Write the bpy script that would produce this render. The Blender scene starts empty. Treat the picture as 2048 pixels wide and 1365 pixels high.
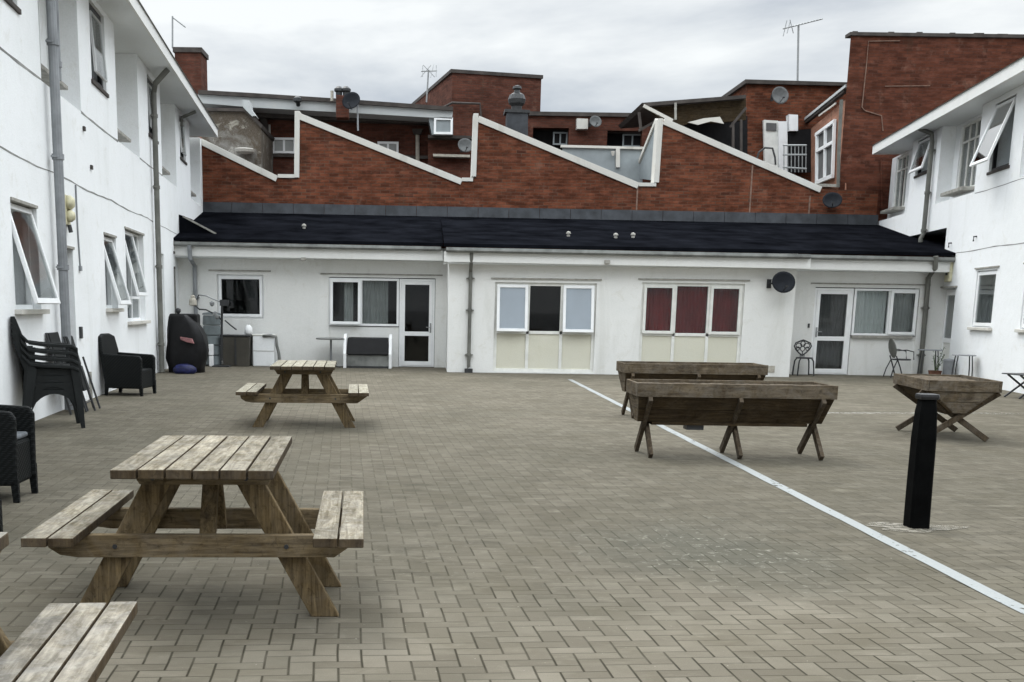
import bpy, bmesh, math, random
from mathutils import Vector, Matrix
random.seed(7)
SC = bpy.context.scene
COL = SC.collection

# ---------------------------------------------------------------- camera
F_, CX, CY, ROLL, H = 2100.0, 850.0, 991.0, 0.0145, 1.45      # pixels of the 2048 px wide photograph
TH = math.atan(376 / 2100.0)
FV = Vector((0, math.cos(TH), -math.sin(TH)))
R0 = Vector((1, 0, 0)); U0 = R0.cross(FV)
RV = math.cos(ROLL) * R0 + math.sin(ROLL) * U0
UV = -math.sin(ROLL) * R0 + math.cos(ROLL) * U0
CAM = Vector((0, 0, H))
cd = bpy.data.cameras.new('camera')
cam = bpy.data.objects.new('camera', cd); COL.objects.link(cam)
cam.matrix_world = Matrix(((RV.x, UV.x, -FV.x, 0), (RV.y, UV.y, -FV.y, 0), (RV.z, UV.z, -FV.z, H), (0, 0, 0, 1)))
cd.sensor_fit = 'HORIZONTAL'; cd.sensor_width = 36.0
cd.lens = F_ / 2048 * 36.0
cd.shift_x = (1024 - CX) / 2048; cd.shift_y = (CY - 682.5) / 2048
cd.clip_end = 2000; cd.clip_start = 0.05
SC.camera = cam

def at(px, py, Y):
    """point at distance Y seen at a photograph pixel"""
    r = FV + RV * ((px - CX) / F_) - UV * ((py - CY) / F_)
    return CAM + r * (Y / r.y)

# ---------------------------------------------------------------- world, sun, exposure
SUN_EL, SUN_AZ = math.radians(58), math.radians(-35)      # azimuth from +Y towards +X
SC.view_settings.view_transform = 'Standard'; SC.view_settings.look = 'None'
SC.view_settings.gamma = 1.0; SC.view_settings.exposure = 0.80
w = bpy.data.worlds.new('World'); SC.world = w; w.use_nodes = True
nt = w.node_tree; nt.nodes.clear()
def N(nt, typ, **kw):
    n = nt.nodes.new(typ)
    for k, v in kw.items(): setattr(n, k, v)
    return n
out = N(nt, 'ShaderNodeOutputWorld'); bg = N(nt, 'ShaderNodeBackground'); bg.inputs[1].default_value = 0.1
sky = N(nt, 'ShaderNodeTexSky', sky_type='NISHITA', sun_disc=False, sun_elevation=SUN_EL, sun_rotation=SUN_AZ)
tc = N(nt, 'ShaderNodeTexCoord'); mp = N(nt, 'ShaderNodeMapping'); mp.inputs['Scale'].default_value = (1.0, 1.0, 3.2)
mp.inputs['Location'].default_value = (0.9, 0.2, 0.55)
nt.links.new(tc.outputs['Generated'], mp.inputs[0])
no = N(nt, 'ShaderNodeTexNoise'); no.inputs['Scale'].default_value = 2.3; no.inputs['Detail'].default_value = 7; no.inputs['Roughness'].default_value = 0.55
no.inputs['Distortion'].default_value = 0.25
nt.links.new(mp.outputs[0], no.inputs['Vector'])
cr = N(nt, 'ShaderNodeValToRGB'); e = cr.color_ramp
e.elements[0].position = 0.40; e.elements[0].color = (0.50, 0.545, 0.60, 1)
e.elements[1].position = 0.63; e.elements[1].color = (0.95, 0.975, 0.97, 1)
nt.links.new(no.outputs['Fac'], cr.inputs[0])
sep = N(nt, 'ShaderNodeSeparateXYZ'); nt.links.new(tc.outputs['Generated'], sep.inputs[0])
mr = N(nt, 'ShaderNodeMapRange', interpolation_type='SMOOTHSTEP')    # an overcast sky is brighter overhead
mr.inputs[1].default_value = 0.29; mr.inputs[2].default_value = 0.62; mr.inputs[3].default_value = 5.9; mr.inputs[4].default_value = 27.0
nt.links.new(sep.outputs['Z'], mr.inputs[0])
vm = N(nt, 'ShaderNodeVectorMath', operation='SCALE'); nt.links.new(cr.outputs[0], vm.inputs[0]); nt.links.new(mr.outputs[0], vm.inputs['Scale'])
mx = N(nt, 'ShaderNodeMixRGB'); mx.inputs[0].default_value = 0.94
nt.links.new(sky.outputs[0], mx.inputs[1]); nt.links.new(vm.outputs[0], mx.inputs[2])
nt.links.new(mx.outputs[0], bg.inputs[0]); nt.links.new(bg.outputs[0], out.inputs[0])
ld = bpy.data.lights.new('sun', 'SUN'); ld.energy = 0.7; ld.angle = math.radians(18); ld.color = (1, 0.97, 0.92)
lo = bpy.data.objects.new('sun', ld); COL.objects.link(lo)
sd = Vector((math.sin(SUN_AZ) * math.cos(SUN_EL), math.cos(SUN_AZ) * math.cos(SUN_EL), math.sin(SUN_EL)))
lo.rotation_euler = (-sd).to_track_quat('-Z', 'Y').to_euler()
SC.cycles.max_bounces = 6; SC.cycles.diffuse_bounces = 4; SC.cycles.glossy_bounces = 3
SC.cycles.transparent_max_bounces = 12; SC.cycles.transmission_bounces = 4

# ---------------------------------------------------------------- material helpers
def mat(name):
    m = bpy.data.materials.new(name); m.use_nodes = True
    nt = m.node_tree; b = nt.nodes['Principled BSDF']
    return m, nt, b
def L(nt, a, b): nt.links.new(a, b)
def math_(nt, op, a, b=None, c=None):
    n = nt.nodes.new('ShaderNodeMath'); n.operation = op
    for i, v in enumerate((a, b, c)):
        if v is None: continue
        if isinstance(v, (int, float)): n.inputs[i].default_value = v
        else: nt.links.new(v, n.inputs[i])
    return n.outputs[0]
def mixc(nt, f, a, b, mode='MIX'):
    n = nt.nodes.new('ShaderNodeMixRGB'); n.blend_type = mode
    for i, v in enumerate((f, a, b)):
        if isinstance(v, (int, float)): n.inputs[i].default_value = v
        elif isinstance(v, tuple): n.inputs[i].default_value = v + (1,) if len(v) == 3 else v
        else: nt.links.new(v, n.inputs[i])
    return n.outputs[0]
def coords(nt, scale=(1, 1, 1), rot=(0, 0, 0), loc=(0, 0, 0), kind='Object'):
    t = nt.nodes.new('ShaderNodeTexCoord'); m = nt.nodes.new('ShaderNodeMapping')
    m.inputs['Scale'].default_value = scale; m.inputs['Rotation'].default_value = rot; m.inputs['Location'].default_value = loc
    nt.links.new(t.outputs[kind], m.inputs[0]); return m.outputs[0]
def noise(nt, vec, scale, detail=4, rough=0.55, dist=0.0):
    n = nt.nodes.new('ShaderNodeTexNoise'); n.inputs['Scale'].default_value = scale
    n.inputs['Detail'].default_value = detail; n.inputs['Roughness'].default_value = rough; n.inputs['Distortion'].default_value = dist
    nt.links.new(vec, n.inputs['Vector']); return n.outputs['Fac']
def ramp(nt, f, stops):
    n = nt.nodes.new('ShaderNodeValToRGB'); e = n.color_ramp
    while len(e.elements) < len(stops): e.elements.new(0.5)
    for el, (p, c) in zip(e.elements, stops):
        el.position = p; el.color = (c, c, c, 1) if isinstance(c, (int, float)) else tuple(c) + (1,)
    nt.links.new(f, n.inputs[0]); return n.outputs[0]
def bump(nt, b, h, strength=0.4, dist=0.01):
    n = nt.nodes.new('ShaderNodeBump'); n.inputs['Strength'].default_value = strength; n.inputs['Distance'].default_value = dist
    nt.links.new(h, n.inputs['Height']); nt.links.new(n.outputs[0], b.inputs['Normal'])
def rnd(nt):
    return nt.nodes.new('ShaderNodeObjectInfo').outputs['Random']
def simple(name, col, rough=0.6, var=0.25, scale=6.0, metal=0.0, bmp=0.0, spec=0.3):
    m, nt, b = mat(name)
    v = coords(nt); f = noise(nt, v, scale, 5, 0.6)
    lo_ = tuple(c * (1 - var) for c in col); hi = tuple(min(1, c * (1 + var)) for c in col)
    L(nt, ramp(nt, f, [(0.3, lo_), (0.7, hi)]), b.inputs['Base Color'])
    b.inputs['Roughness'].default_value = rough; b.inputs['Metallic'].default_value = metal
    b.inputs['Specular IOR Level'].default_value = spec
    if bmp: bump(nt, b, noise(nt, v, scale * 6, 4), bmp, 0.01)
    return m

def mk_render_white(name, base=(0.83, 0.845, 0.85), grime=(0.50, 0.51, 0.47), amount=0.5):
    m, nt, b = mat(name)
    v = coords(nt)
    big = noise(nt, v, 0.9, 5, 0.6, 0.3)
    c = mixc(nt, ramp(nt, big, [(0.35, 0.0), (0.75, 0.25)]), base, tuple(x * 0.86 for x in base))
    vs = coords(nt, (1.7, 1.7, 0.35)); st = noise(nt, vs, 1.0, 6, 0.62, 0.5)
    c = mixc(nt, ramp(nt, st, [(0.56, 0.0), (0.84, amount * 0.8)]), c, grime)
    pt = noise(nt, v, 3.2, 8, 0.72, 0.6)
    c = mixc(nt, ramp(nt, pt, [(0.56, 0.0), (0.74, amount * 0.8)]), c, (0.56, 0.54, 0.46))
    pt2 = noise(nt, coords(nt, (1, 1, 1), loc=(13, 5, 2)), 0.45, 7, 0.7, 0.5)
    c = mixc(nt, ramp(nt, pt2, [(0.50, 0.0), (0.70, amount * 0.55)]), c, (0.62, 0.64, 0.62))
    fine = noise(nt, v, 38, 3, 0.6)
    c = mixc(nt, ramp(nt, fine, [(0.35, 0.10), (0.6, 0.0)]), c, (0.45, 0.45, 0.43))
    L(nt, c, b.inputs['Base Color']); b.inputs['Roughness'].default_value = 0.85
    h = math_(nt, 'ADD', noise(nt, v, 60, 4, 0.6), math_(nt, 'MULTIPLY', noise(nt, v, 6, 3), 1.4))
    bump(nt, b, h, 0.5, 0.008)
    return m

def mk_brick(name, c1, c2, mortar, dirt=0.5, ms=0.010):
    m, nt, b = mat(name)
    t = nt.nodes.new('ShaderNodeTexCoord'); s = nt.nodes.new('ShaderNodeSeparateXYZ'); L(nt, t.outputs['Object'], s.inputs[0])
    u = math_(nt, 'ADD', s.outputs['X'], s.outputs['Y'])
    cmb = nt.nodes.new('ShaderNodeCombineXYZ'); L(nt, u, cmb.inputs[0]); L(nt, s.outputs['Z'], cmb.inputs[1])
    br = nt.nodes.new('ShaderNodeTexBrick'); L(nt, cmb.outputs[0], br.inputs['Vector'])
    br.inputs['Scale'].default_value = 1.0; br.inputs['Brick Width'].default_value = 0.27; br.inputs['Row Height'].default_value = 0.09
    br.inputs['Mortar Size'].default_value = ms; br.inputs['Mortar Smooth'].default_value = 0.3; br.inputs['Bias'].default_value = -0.1
    br.inputs['Color1'].default_value = c1 + (1,); br.inputs['Color2'].default_value = c2 + (1,); br.inputs['Mortar'].default_value = mortar + (1,)
    v = coords(nt, (1, 1, 2.2)); n1 = noise(nt, v, 1.1, 6, 0.65, 0.4)
    c = mixc(nt, ramp(nt, n1, [(0.38, 0.0), (0.64, dirt * 1.6)]), br.outputs['Color'], tuple(x * 0.32 for x in c1))
    v2 = coords(nt, (1.0, 1.0, 3.2)); n2 = noise(nt, v2, 2.0, 6, 0.7)
    c = mixc(nt, ramp(nt, n2, [(0.46, 0.0), (0.68, 0.50)]), c, tuple(min(1, x * 1.5 + .012) for x in c1))
    v3 = coords(nt, (2.5, 2.5, 0.3)); n3 = noise(nt, v3, 0.9, 5, 0.6, 0.2)
    c = mixc(nt, ramp(nt, n3, [(0.58, 0.0), (0.78, 0.55)]), c, (0.05, 0.042, 0.03))
    n4 = noise(nt, coords(nt), 2.3, 7, 0.7)
    c = mixc(nt, ramp(nt, n4, [(0.57, 0.0), (0.78, 0.35)]), c, (0.30, 0.20, 0.15))
    L(nt, c, b.inputs['Base Color']); b.inputs['Roughness'].default_value = 0.95; b.inputs['Specular IOR Level'].default_value = 0.08
    bump(nt, b, math_(nt, 'SUBTRACT', noise(nt, coords(nt), 40, 3), math_(nt, 'MULTIPLY', br.outputs['Fac'], 1.2)), 0.7, 0.012)
    return m

def mk_wood(name, light, dark, axis=1, grey=0.5, lichen=0.0, contrast=1.0, patchy=0.35):
    """plank wood, grain along the given local axis, a different stretch of it on each mesh island"""
    m, nt, b = mat(name)
    t = nt.nodes.new('ShaderNodeTexCoord'); isl = nt.nodes.new('ShaderNodeNewGeometry').outputs['Random Per Island']
    off = nt.nodes.new('ShaderNodeCombineXYZ')
    L(nt, math_(nt, 'MULTIPLY', isl, 37.0), off.inputs[0]); L(nt, math_(nt, 'MULTIPLY', isl, 19.0), off.inputs[1]); L(nt, math_(nt, 'MULTIPLY', rnd(nt), 23.0), off.inputs[2])
    add = nt.nodes.new('ShaderNodeVectorMath'); L(nt, t.outputs['Object'], add.inputs[0]); L(nt, off.outputs[0], add.inputs[1])
    def mapped(sc):
        mp = nt.nodes.new('ShaderNodeMapping'); mp.inputs['Scale'].default_value = sc; L(nt, add.outputs[0], mp.inputs[0]); return mp.outputs[0]
    sc = [14.0, 14.0, 14.0]; sc[axis] = 1.2
    g = noise(nt, mapped(tuple(sc)), 3.2, 6, 0.65, 0.7)
    sc2 = [3.0, 3.0, 3.0]; sc2[axis] = 1.5
    p = noise(nt, mapped(tuple(sc2)), 2.4, 6, 0.7, 0.8)
    c = mixc(nt, ramp(nt, g, [(0.50 - 0.16 / contrast, 0.0), (0.50 + 0.16 / contrast, 1.0)]), dark, light)
    c = mixc(nt, ramp(nt, p, [(0.40, 0.0), (0.66, patchy)]), c, tuple(x * 0.34 for x in dark))
    gcol = (0.36, 0.35, 0.33)
    p2 = noise(nt, mapped((4.0, 4.0, 4.0)), 1.6, 7, 0.72, 1.0)
    c = mixc(nt, ramp(nt, p2, [(0.40, 0.0), (0.70, grey)]), c, gcol)
    if lichen:
        li = noise(nt, mapped((1, 1, 1)), 26, 5, 0.7)
        c = mixc(nt, ramp(nt, li, [(0.56, 0.0), (0.66, lichen)]), c, (0.52, 0.52, 0.44))
    sp = noise(nt, mapped((9.0, 9.0, 9.0)), 2.6, 5, 0.75, 0.8)
    c = mixc(nt, ramp(nt, sp, [(0.54, 0.0), (0.70, 0.6)]), c, tuple(x * 0.45 for x in dark))
    tint = ramp(nt, isl, [(0.0, 0.70), (1.0, 1.06)])
    c = mixc(nt, 1.0, c, tint, 'MULTIPLY')
    L(nt, c, b.inputs['Base Color']); b.inputs['Roughness'].default_value = 0.9; b.inputs['Specular IOR Level'].default_value = 0.10
    bump(nt, b, g, 0.6, 0.004)
    return m

def mk_rattan(name, col):
    m, nt, b = mat(name)
    v = coords(nt)
    w1 = nt.nodes.new('ShaderNodeTexWave'); w1.inputs['Scale'].default_value = 26; w1.bands_direction = 'Z'; w1.inputs['Distortion'].default_value = 1.0; L(nt, v, w1.inputs['Vector'])
    w2 = nt.nodes.new('ShaderNodeTexWave'); w2.inputs['Scale'].default_value = 13; w2.bands_direction = 'DIAGONAL'; L(nt, v, w2.inputs['Vector'])
    h = math_(nt, 'MULTIPLY', w1.outputs['Fac'], w2.outputs['Fac'])
    L(nt, ramp(nt, h, [(0.1, tuple(c * 0.5 for c in col)), (0.8, tuple(c * 1.5 for c in col))]), b.inputs['Base Color'])
    b.inputs['Roughness'].default_value = 0.6; b.inputs['Specular IOR Level'].default_value = 0.15
    bump(nt, b, h, 0.6, 0.006); return m

def mk_glass(name, tint=(0.86, 0.88, 0.88), refl_k=0.55, refl=0.9):
    m = bpy.data.materials.new(name); m.use_nodes = True; nt = m.node_tree; nt.nodes.clear()
    o = nt.nodes.new('ShaderNodeOutputMaterial'); tr = nt.nodes.new('ShaderNodeBsdfTransparent'); tr.inputs[0].default_value = tint + (1,)
    gl = nt.nodes.new('ShaderNodeBsdfGlossy'); gl.inputs['Roughness'].default_value = 0.03; gl.inputs[0].default_value = (refl, refl, refl, 1)
    fr = nt.nodes.new('ShaderNodeFresnel'); fr.inputs[0].default_value = 1.5
    t = nt.nodes.new('ShaderNodeTexCoord'); n = nt.nodes.new('ShaderNodeTexNoise'); n.inputs['Scale'].default_value = 1.3; nt.links.new(t.outputs['Object'], n.inputs['Vector'])
    bp = nt.nodes.new('ShaderNodeBump'); bp.inputs['Strength'].default_value = 0.05; nt.links.new(n.outputs['Fac'], bp.inputs['Height']); nt.links.new(bp.outputs[0], gl.inputs['Normal'])
    a = nt.nodes.new('ShaderNodeMath'); a.operation = 'MULTIPLY_ADD'; a.inputs[1].default_value = refl_k; a.inputs[2].default_value = 0.0
    nt.links.new(fr.outputs[0], a.inputs[0])
    mi = nt.nodes.new('ShaderNodeMixShader'); nt.links.new(a.outputs[0], mi.inputs[0]); nt.links.new(tr.outputs[0], mi.inputs[1]); nt.links.new(gl.outputs[0], mi.inputs[2])
    nt.links.new(mi.outputs[0], o.inputs[0]); return m

def mk_paving():
    m, nt, b = mat('herringbone_paving')
    CW, CD = 0.1, 0.0775
    t = nt.nodes.new('ShaderNodeTexCoord'); mp = nt.nodes.new('ShaderNodeMapping')
    mp.inputs['Rotation'].default_value = (0, 0, math.radians(-4.6)); L(nt, t.outputs['Object'], mp.inputs[0])
    wob = nt.nodes.new('ShaderNodeTexNoise'); wob.inputs['Scale'].default_value = 1.1; L(nt, mp.outputs[0], wob.inputs['Vector'])
    wv = nt.nodes.new('ShaderNodeVectorMath'); wv.operation = 'MULTIPLY_ADD'; L(nt, wob.outputs['Color'], wv.inputs[0])
    wv.inputs[1].default_value = (0.03, 0.03, 0); L(nt, mp.outputs[0], wv.inputs[2])
    s = nt.nodes.new('ShaderNodeSeparateXYZ'); L(nt, wv.outputs[0], s.inputs[0])
    u = math_(nt, 'DIVIDE', s.outputs['X'], CW); v = math_(nt, 'DIVIDE', s.outputs['Y'], CD)
    i = math_(nt, 'FLOOR', u); j = math_(nt, 'FLOOR', v)
    fu = math_(nt, 'SUBTRACT', u, i); fv = math_(nt, 'SUBTRACT', v, j)
    k = math_(nt, 'FLOORED_MODULO', math_(nt, 'ADD', i, j), 4.0)
    def isk(n): return math_(nt, 'COMPARE', k, float(n), 0.1)
    k0, k1, k2, k3 = isk(0), isk(1), isk(2), isk(3)
    big = 10.0
    dl = math_(nt, 'ADD', math_(nt, 'MULTIPLY', fu, CW), math_(nt, 'MULTIPLY', k1, big))
    dr = math_(nt, 'ADD', math_(nt, 'MULTIPLY', math_(nt, 'SUBTRACT', 1.0, fu), CW), math_(nt, 'MULTIPLY', k0, big))
    db = math_(nt, 'ADD', math_(nt, 'MULTIPLY', fv, CD), math_(nt, 'MULTIPLY', k3, big))
    dt = math_(nt, 'ADD', math_(nt, 'MULTIPLY', math_(nt, 'SUBTRACT', 1.0, fv), CD), math_(nt, 'MULTIPLY', k2, big))
    du = math_(nt, 'MINIMUM', dl, dr); dv = math_(nt, 'MINIMUM', db, dt)
    jn = noise(nt, coords(nt), 2.2, 5, 0.6)
    jw = math_(nt, 'MAXIMUM', ramp(nt, math_(nt, 'ADD', jn, math_(nt, 'MULTIPLY', math_(nt, 'SUBTRACT', 6.2, s.outputs['Y']), 0.10)), [(0.42, 0.28), (0.75, 1.0)]), 0.28)
    ju = math_(nt, 'SUBTRACT', 1.0, ramp_lin(nt, du, 0.0022, 0.0068)); jv = math_(nt, 'SUBTRACT', 1.0, ramp_lin(nt, dv, 0.0008, 0.0042))
    joint = math_(nt, 'MAXIMUM', ju, math_(nt, 'MULTIPLY', jv, 0.85))
    # brick id
    bi = math_(nt, 'SUBTRACT', i, k1); bj = math_(nt, 'SUBTRACT', j, k3)
    cb = nt.nodes.new('ShaderNodeCombineXYZ'); L(nt, bi, cb.inputs[0]); L(nt, bj, cb.inputs[1])
    wn = nt.nodes.new('ShaderNodeTexWhiteNoise'); wn.noise_dimensions = '3D'; L(nt, cb.outputs[0], wn.inputs['Vector'])
    brickc = ramp(nt, wn.outputs['Value'], [(0.0, (0.122, 0.108, 0.083)), (0.5, (0.152, 0.135, 0.105)), (1.0, (0.182, 0.163, 0.129))])
    vv = coords(nt)
    grit = noise(nt, vv, 180, 3, 0.7)
    c = mixc(nt, ramp(nt, grit, [(0.35, 0.28), (0.62, 0.0)]), brickc, (0.065, 0.060, 0.047))
    blot = noise(nt, vv, 0.55, 6, 0.62, 0.5)
    c = mixc(nt, ramp(nt, blot, [(0.42, 0.0), (0.68, 0.5)]), c, (0.085, 0.080, 0.060))
    blot2 = noise(nt, coords(nt, loc=(31, 7, 0)), 1.7, 6, 0.66, 0.4)
    c = mixc(nt, ramp(nt, blot2, [(0.48, 0.0), (0.70, 0.55)]), c, (0.10, 0.088, 0.062))
    pale = noise(nt, coords(nt, (0.6, 1.4, 1), loc=(3, 17, 0)), 1.2, 6, 0.66, 0.8)
    c = mixc(nt, ramp(nt, pale, [(0.53, 0.0), (0.72, 0.40)]), c, (0.22, 0.20, 0.158))
    zone = math_(nt, 'ADD', s.outputs['Y'], math_(nt, 'MULTIPLY', math_(nt, 'SUBTRACT', noise(nt, coords(nt, loc=(2, 8, 0)), 0.9, 6, 0.65), 0.5), 3.4))
    dirt = math_(nt, 'MULTIPLY', ramp_lin(nt, zone, 4.6, 6.3), math_(nt, 'SUBTRACT', 1.0, math_(nt, 'MULTIPLY', ramp_lin(nt, zone, 9.0, 15.0), 0.75)))
    c = mixc(nt, math_(nt, 'MULTIPLY', dirt, 0.36), c, (0.060, 0.056, 0.042))
    med = noise(nt, coords(nt, (0.7, 1.6, 1)), 5.5, 6, 0.75, 0.6)
    c = mixc(nt, math_(nt, 'MULTIPLY', ramp(nt, med, [(0.48, 0.0), (0.64, 0.6)]), dirt), c, (0.060, 0.055, 0.043))
    med2 = noise(nt, coords(nt, (0.6, 1.9, 1), loc=(4, 4, 0)), 4.5, 6, 0.75, 0.6)
    c = mixc(nt, ramp(nt, med2, [(0.56, 0.0), (0.72, 0.38)]), c, (0.235, 0.215, 0.172))
    # the old stained patch with white bloom between the bollard and the tables
    g = nt.nodes.new('ShaderNodeVectorMath'); g.operation = 'SUBTRACT'; L(nt, t.outputs['Object'], g.inputs[0]); g.inputs[1].default_value = (1.75, 6.35, 0)
    g2 = nt.nodes.new('ShaderNodeVectorMath'); g2.operation = 'MULTIPLY'; L(nt, g.outputs[0], g2.inputs[0]); g2.inputs[1].default_value = (1.15, 0.85, 0)
    ln = nt.nodes.new('ShaderNodeVectorMath'); ln.operation = 'LENGTH'; L(nt, g2.outputs[0], ln.inputs[0])
    dd = math_(nt, 'ADD', ln.outputs['Value'], math_(nt, 'MULTIPLY', math_(nt, 'SUBTRACT', noise(nt, vv, 1.6, 5, 0.65), 0.5), 1.8))
    patch = math_(nt, 'SUBTRACT', 1.0, ramp_lin(nt, dd, 0.25, 1.05))
    c = mixc(nt, math_(nt, 'MULTIPLY', patch, 0.6), c, (0.078, 0.077, 0.062))
    vo = nt.nodes.new('ShaderNodeTexVoronoi'); vo.feature = 'DISTANCE_TO_EDGE'; vo.inputs['Scale'].default_value = 9.0
    wob2 = nt.nodes.new('ShaderNodeVectorMath'); wob2.operation = 'MULTIPLY_ADD'; nn = nt.nodes.new('ShaderNodeTexNoise'); nn.inputs['Scale'].default_value = 7; L(nt, vv, nn.inputs['Vector'])
    L(nt, nn.outputs['Color'], wob2.inputs[0]); wob2.inputs[1].default_value = (0.22, 0.22, 0); L(nt, vv, wob2.inputs[2]); L(nt, wob2.outputs[0], vo.inputs['Vector'])
    spk = ramp(nt, noise(nt, coords(nt, loc=(5, 5, 0)), 13, 6, 0.75), [(0.53, 0.0), (0.64, 1.0)])
    vein = math_(nt, 'MULTIPLY', math_(nt, 'SUBTRACT', 1.0, ramp_lin(nt, vo.outputs['Distance'], 0.02, 0.10)), spk)
    # bloom and crumbs everywhere, much more inside the patch
    wide = ramp(nt, noise(nt, coords(nt, loc=(9, 2, 0)), 0.8, 4, 0.6), [(0.50, 0.05), (0.68, 0.30)])
    am = math_(nt, 'ADD', math_(nt, 'MULTIPLY', patch, 0.8), math_(nt, 'MULTIPLY', wide, 0.7))
    c = mixc(nt, math_(nt, 'MULTIPLY', vein, am), c, (0.30, 0.285, 0.24))
    crumb = ramp(nt, noise(nt, vv, 42, 3, 0.6), [(0.71, 0.0), (0.74, 0.75)])
    c = mixc(nt, crumb, c, (0.31, 0.29, 0.25))
    moss = math_(nt, 'MULTIPLY', jw, joint)
    c = mixc(nt, math_(nt, 'MULTIPLY', moss, 0.93), c, (0.030, 0.027, 0.018))
    L(nt, c, b.inputs['Base Color']); b.inputs['Roughness'].default_value = 0.95; b.inputs['Specular IOR Level'].default_value = 0.08
    tilt = math_(nt, 'MULTIPLY', wn.outputs['Value'], 0.25)
    h = math_(nt, 'ADD', math_(nt, 'ADD', math_(nt, 'MULTIPLY', joint, -1.0), math_(nt, 'MULTIPLY', grit, 0.5)), tilt)
    bump(nt, b, h, 0.55, 0.006)
    return m
def ramp_lin(nt, f, a, b_):
    n = nt.nodes.new('ShaderNodeMapRange'); n.inputs[1].default_value = a; n.inputs[2].default_value = b_
    n.inputs[3].default_value = 0; n.inputs[4].default_value = 1; nt.links.new(f, n.inputs[0]); return n.outputs[0]

M = {}
M['white'] = mk_render_white('white_render')
M['white_dirty'] = mk_render_white('white_render_aged', (0.76, 0.76, 0.735), (0.42, 0.42, 0.36), 0.6)
M['soffit'] = mk_render_white('soffit_paint', (0.74, 0.76, 0.76), (0.5, 0.5, 0.48), 0.2)
M['fascia'] = mk_render_white('fascia_paint', (0.74, 0.74, 0.715), (0.40, 0.38, 0.32), 0.35)
M['brick'] = mk_brick('red_brick', (0.178, 0.060, 0.032), (0.052, 0.020, 0.014), (0.115, 0.075, 0.053))
M['brick_tower'] = mk_brick('tower_brick', (0.120, 0.042, 0.025), (0.055, 0.021, 0.014), (0.085, 0.045, 0.034), 0.35, 0.008)
M['brick_far'] = mk_brick('far_brick', (0.112, 0.043, 0.029), (0.070, 0.030, 0.022), (0.08, 0.052, 0.042), 0.35, 0.008)
M['brick_tan'] = mk_brick('tan_brick', (0.30, 0.15, 0.10), (0.25, 0.125, 0.085), (0.27, 0.16, 0.12), 0.15, 0.008)
M['stucco_brown'] = mk_render_white('brown_stained_stucco', (0.062, 0.045, 0.028), (0.025, 0.018, 0.011), 0.9)
M['coping'] = mk_render_white('white_coping', (0.58, 0.56, 0.51), (0.22, 0.20, 0.155), 0.9)
M['dark_cap'] = simple('dark_coping', (0.055, 0.047, 0.042), 0.8, 0.4, 3)
M['grey_fascia'] = mk_render_white('grey_fascia', (0.43, 0.45, 0.45), (0.22, 0.23, 0.22), 0.5)
M['grey_clad'] = simple('grey_cladding', (0.26, 0.29, 0.30), 0.6, 0.15, 2)
M['roofing'] = simple('bitumen_roof', (0.0055, 0.0060, 0.0078), 0.95, 0.6, 1.2, bmp=0.3, spec=0.0)
M['lead'] = simple('lead_flashing', (0.040, 0.044, 0.050), 0.6, 0.45, 2.5, bmp=0.2)
M['gutter'] = simple('grey_gutter', (0.17, 0.175, 0.165), 0.6, 0.4, 3)
M['pipe'] = simple('grey_pipe', (0.215, 0.225, 0.235), 0.55, 0.3, 2.5)
M['pipe_dark'] = simple('dark_pipe', (0.13, 0.13, 0.115), 0.6, 0.3, 3)
M['upvc'] = simple('white_upvc', (0.82, 0.83, 0.83), 0.35, 0.05, 4)
M['upvc_old'] = simple('aged_white_frame', (0.70, 0.70, 0.66), 0.5, 0.1, 5)
M['black_frame'] = simple('black_frame', (0.014, 0.014, 0.015), 0.4, 0.2)
M['glass'] = mk_glass('window_glass')
M['glass_sky'] = mk_glass('bright_glass', (0.75, 0.8, 0.82), 2.5)
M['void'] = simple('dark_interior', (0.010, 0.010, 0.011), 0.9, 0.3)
M['curtain_red'] = simple('red_curtain', (0.19, 0.010, 0.012), 0.85, 0.35, 2)
M['curtain_grey'] = simple('grey_curtain', (0.34, 0.35, 0.34), 0.9, 0.2, 2)
M['curtain_net'] = simple('net_curtain', (0.66, 0.68, 0.67), 0.9, 0.08, 2)
M['sky_sheen'] = simple('pale_sky_sheen', (0.74, 0.76, 0.84), 0.8, 0.05, 2)  # sky reflection painted as a pale sheet behind the ajar panes
M['curtain_dark'] = simple('dark_curtain', (0.10, 0.10, 0.10), 0.9, 0.3, 2)
M['cream'] = mk_render_white('cream_panel', (0.62, 0.605, 0.50), (0.50, 0.46, 0.31), 0.35)
M['sill'] = simple('stone_sill', (0.30, 0.29, 0.26), 0.8, 0.3, 8)
M['crack'] = simple('dark_joint', (0.23, 0.23, 0.22), 0.9, 0.4, 2)
M['door_grey'] = simple('grey_door', (0.33, 0.35, 0.38), 0.5, 0.1)
M['lamp_cream'] = simple('yellowed_plastic', (0.55, 0.52, 0.36), 0.5, 0.25, 14)
M['dark_metal'] = simple('dark_metal', (0.035, 0.036, 0.037), 0.45, 0.3)
M['metal'] = simple('grey_metal', (0.28, 0.29, 0.29), 0.4, 0.2, 6, 0.3)
M['strip'] = simple('pale_mortar_strip', (0.19, 0.12, 0.09), 0.9, 0.4, 9)
M['dish_dark'] = simple('dark_dish', (0.016, 0.018, 0.022), 0.6, 0.25, 5, spec=0.1)
M['dish_grey'] = simple('grey_dish', (0.13, 0.135, 0.135), 0.6, 0.3, 5, spec=0.1)
M['paint'] = simple('road_paint', (0.64, 0.65, 0.63), 0.75, 0.18, 9, bmp=0.1)
M['rattan'] = mk_rattan('black_rattan', (0.007, 0.0085, 0.0085))
M['plastic'] = simple('dark_plastic', (0.007, 0.0085, 0.0085), 0.6, 0.3, spec=0.25)
M['cushion'] = simple('grey_cushion', (0.11, 0.12, 0.13), 0.8, 0.3, 10)
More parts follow.
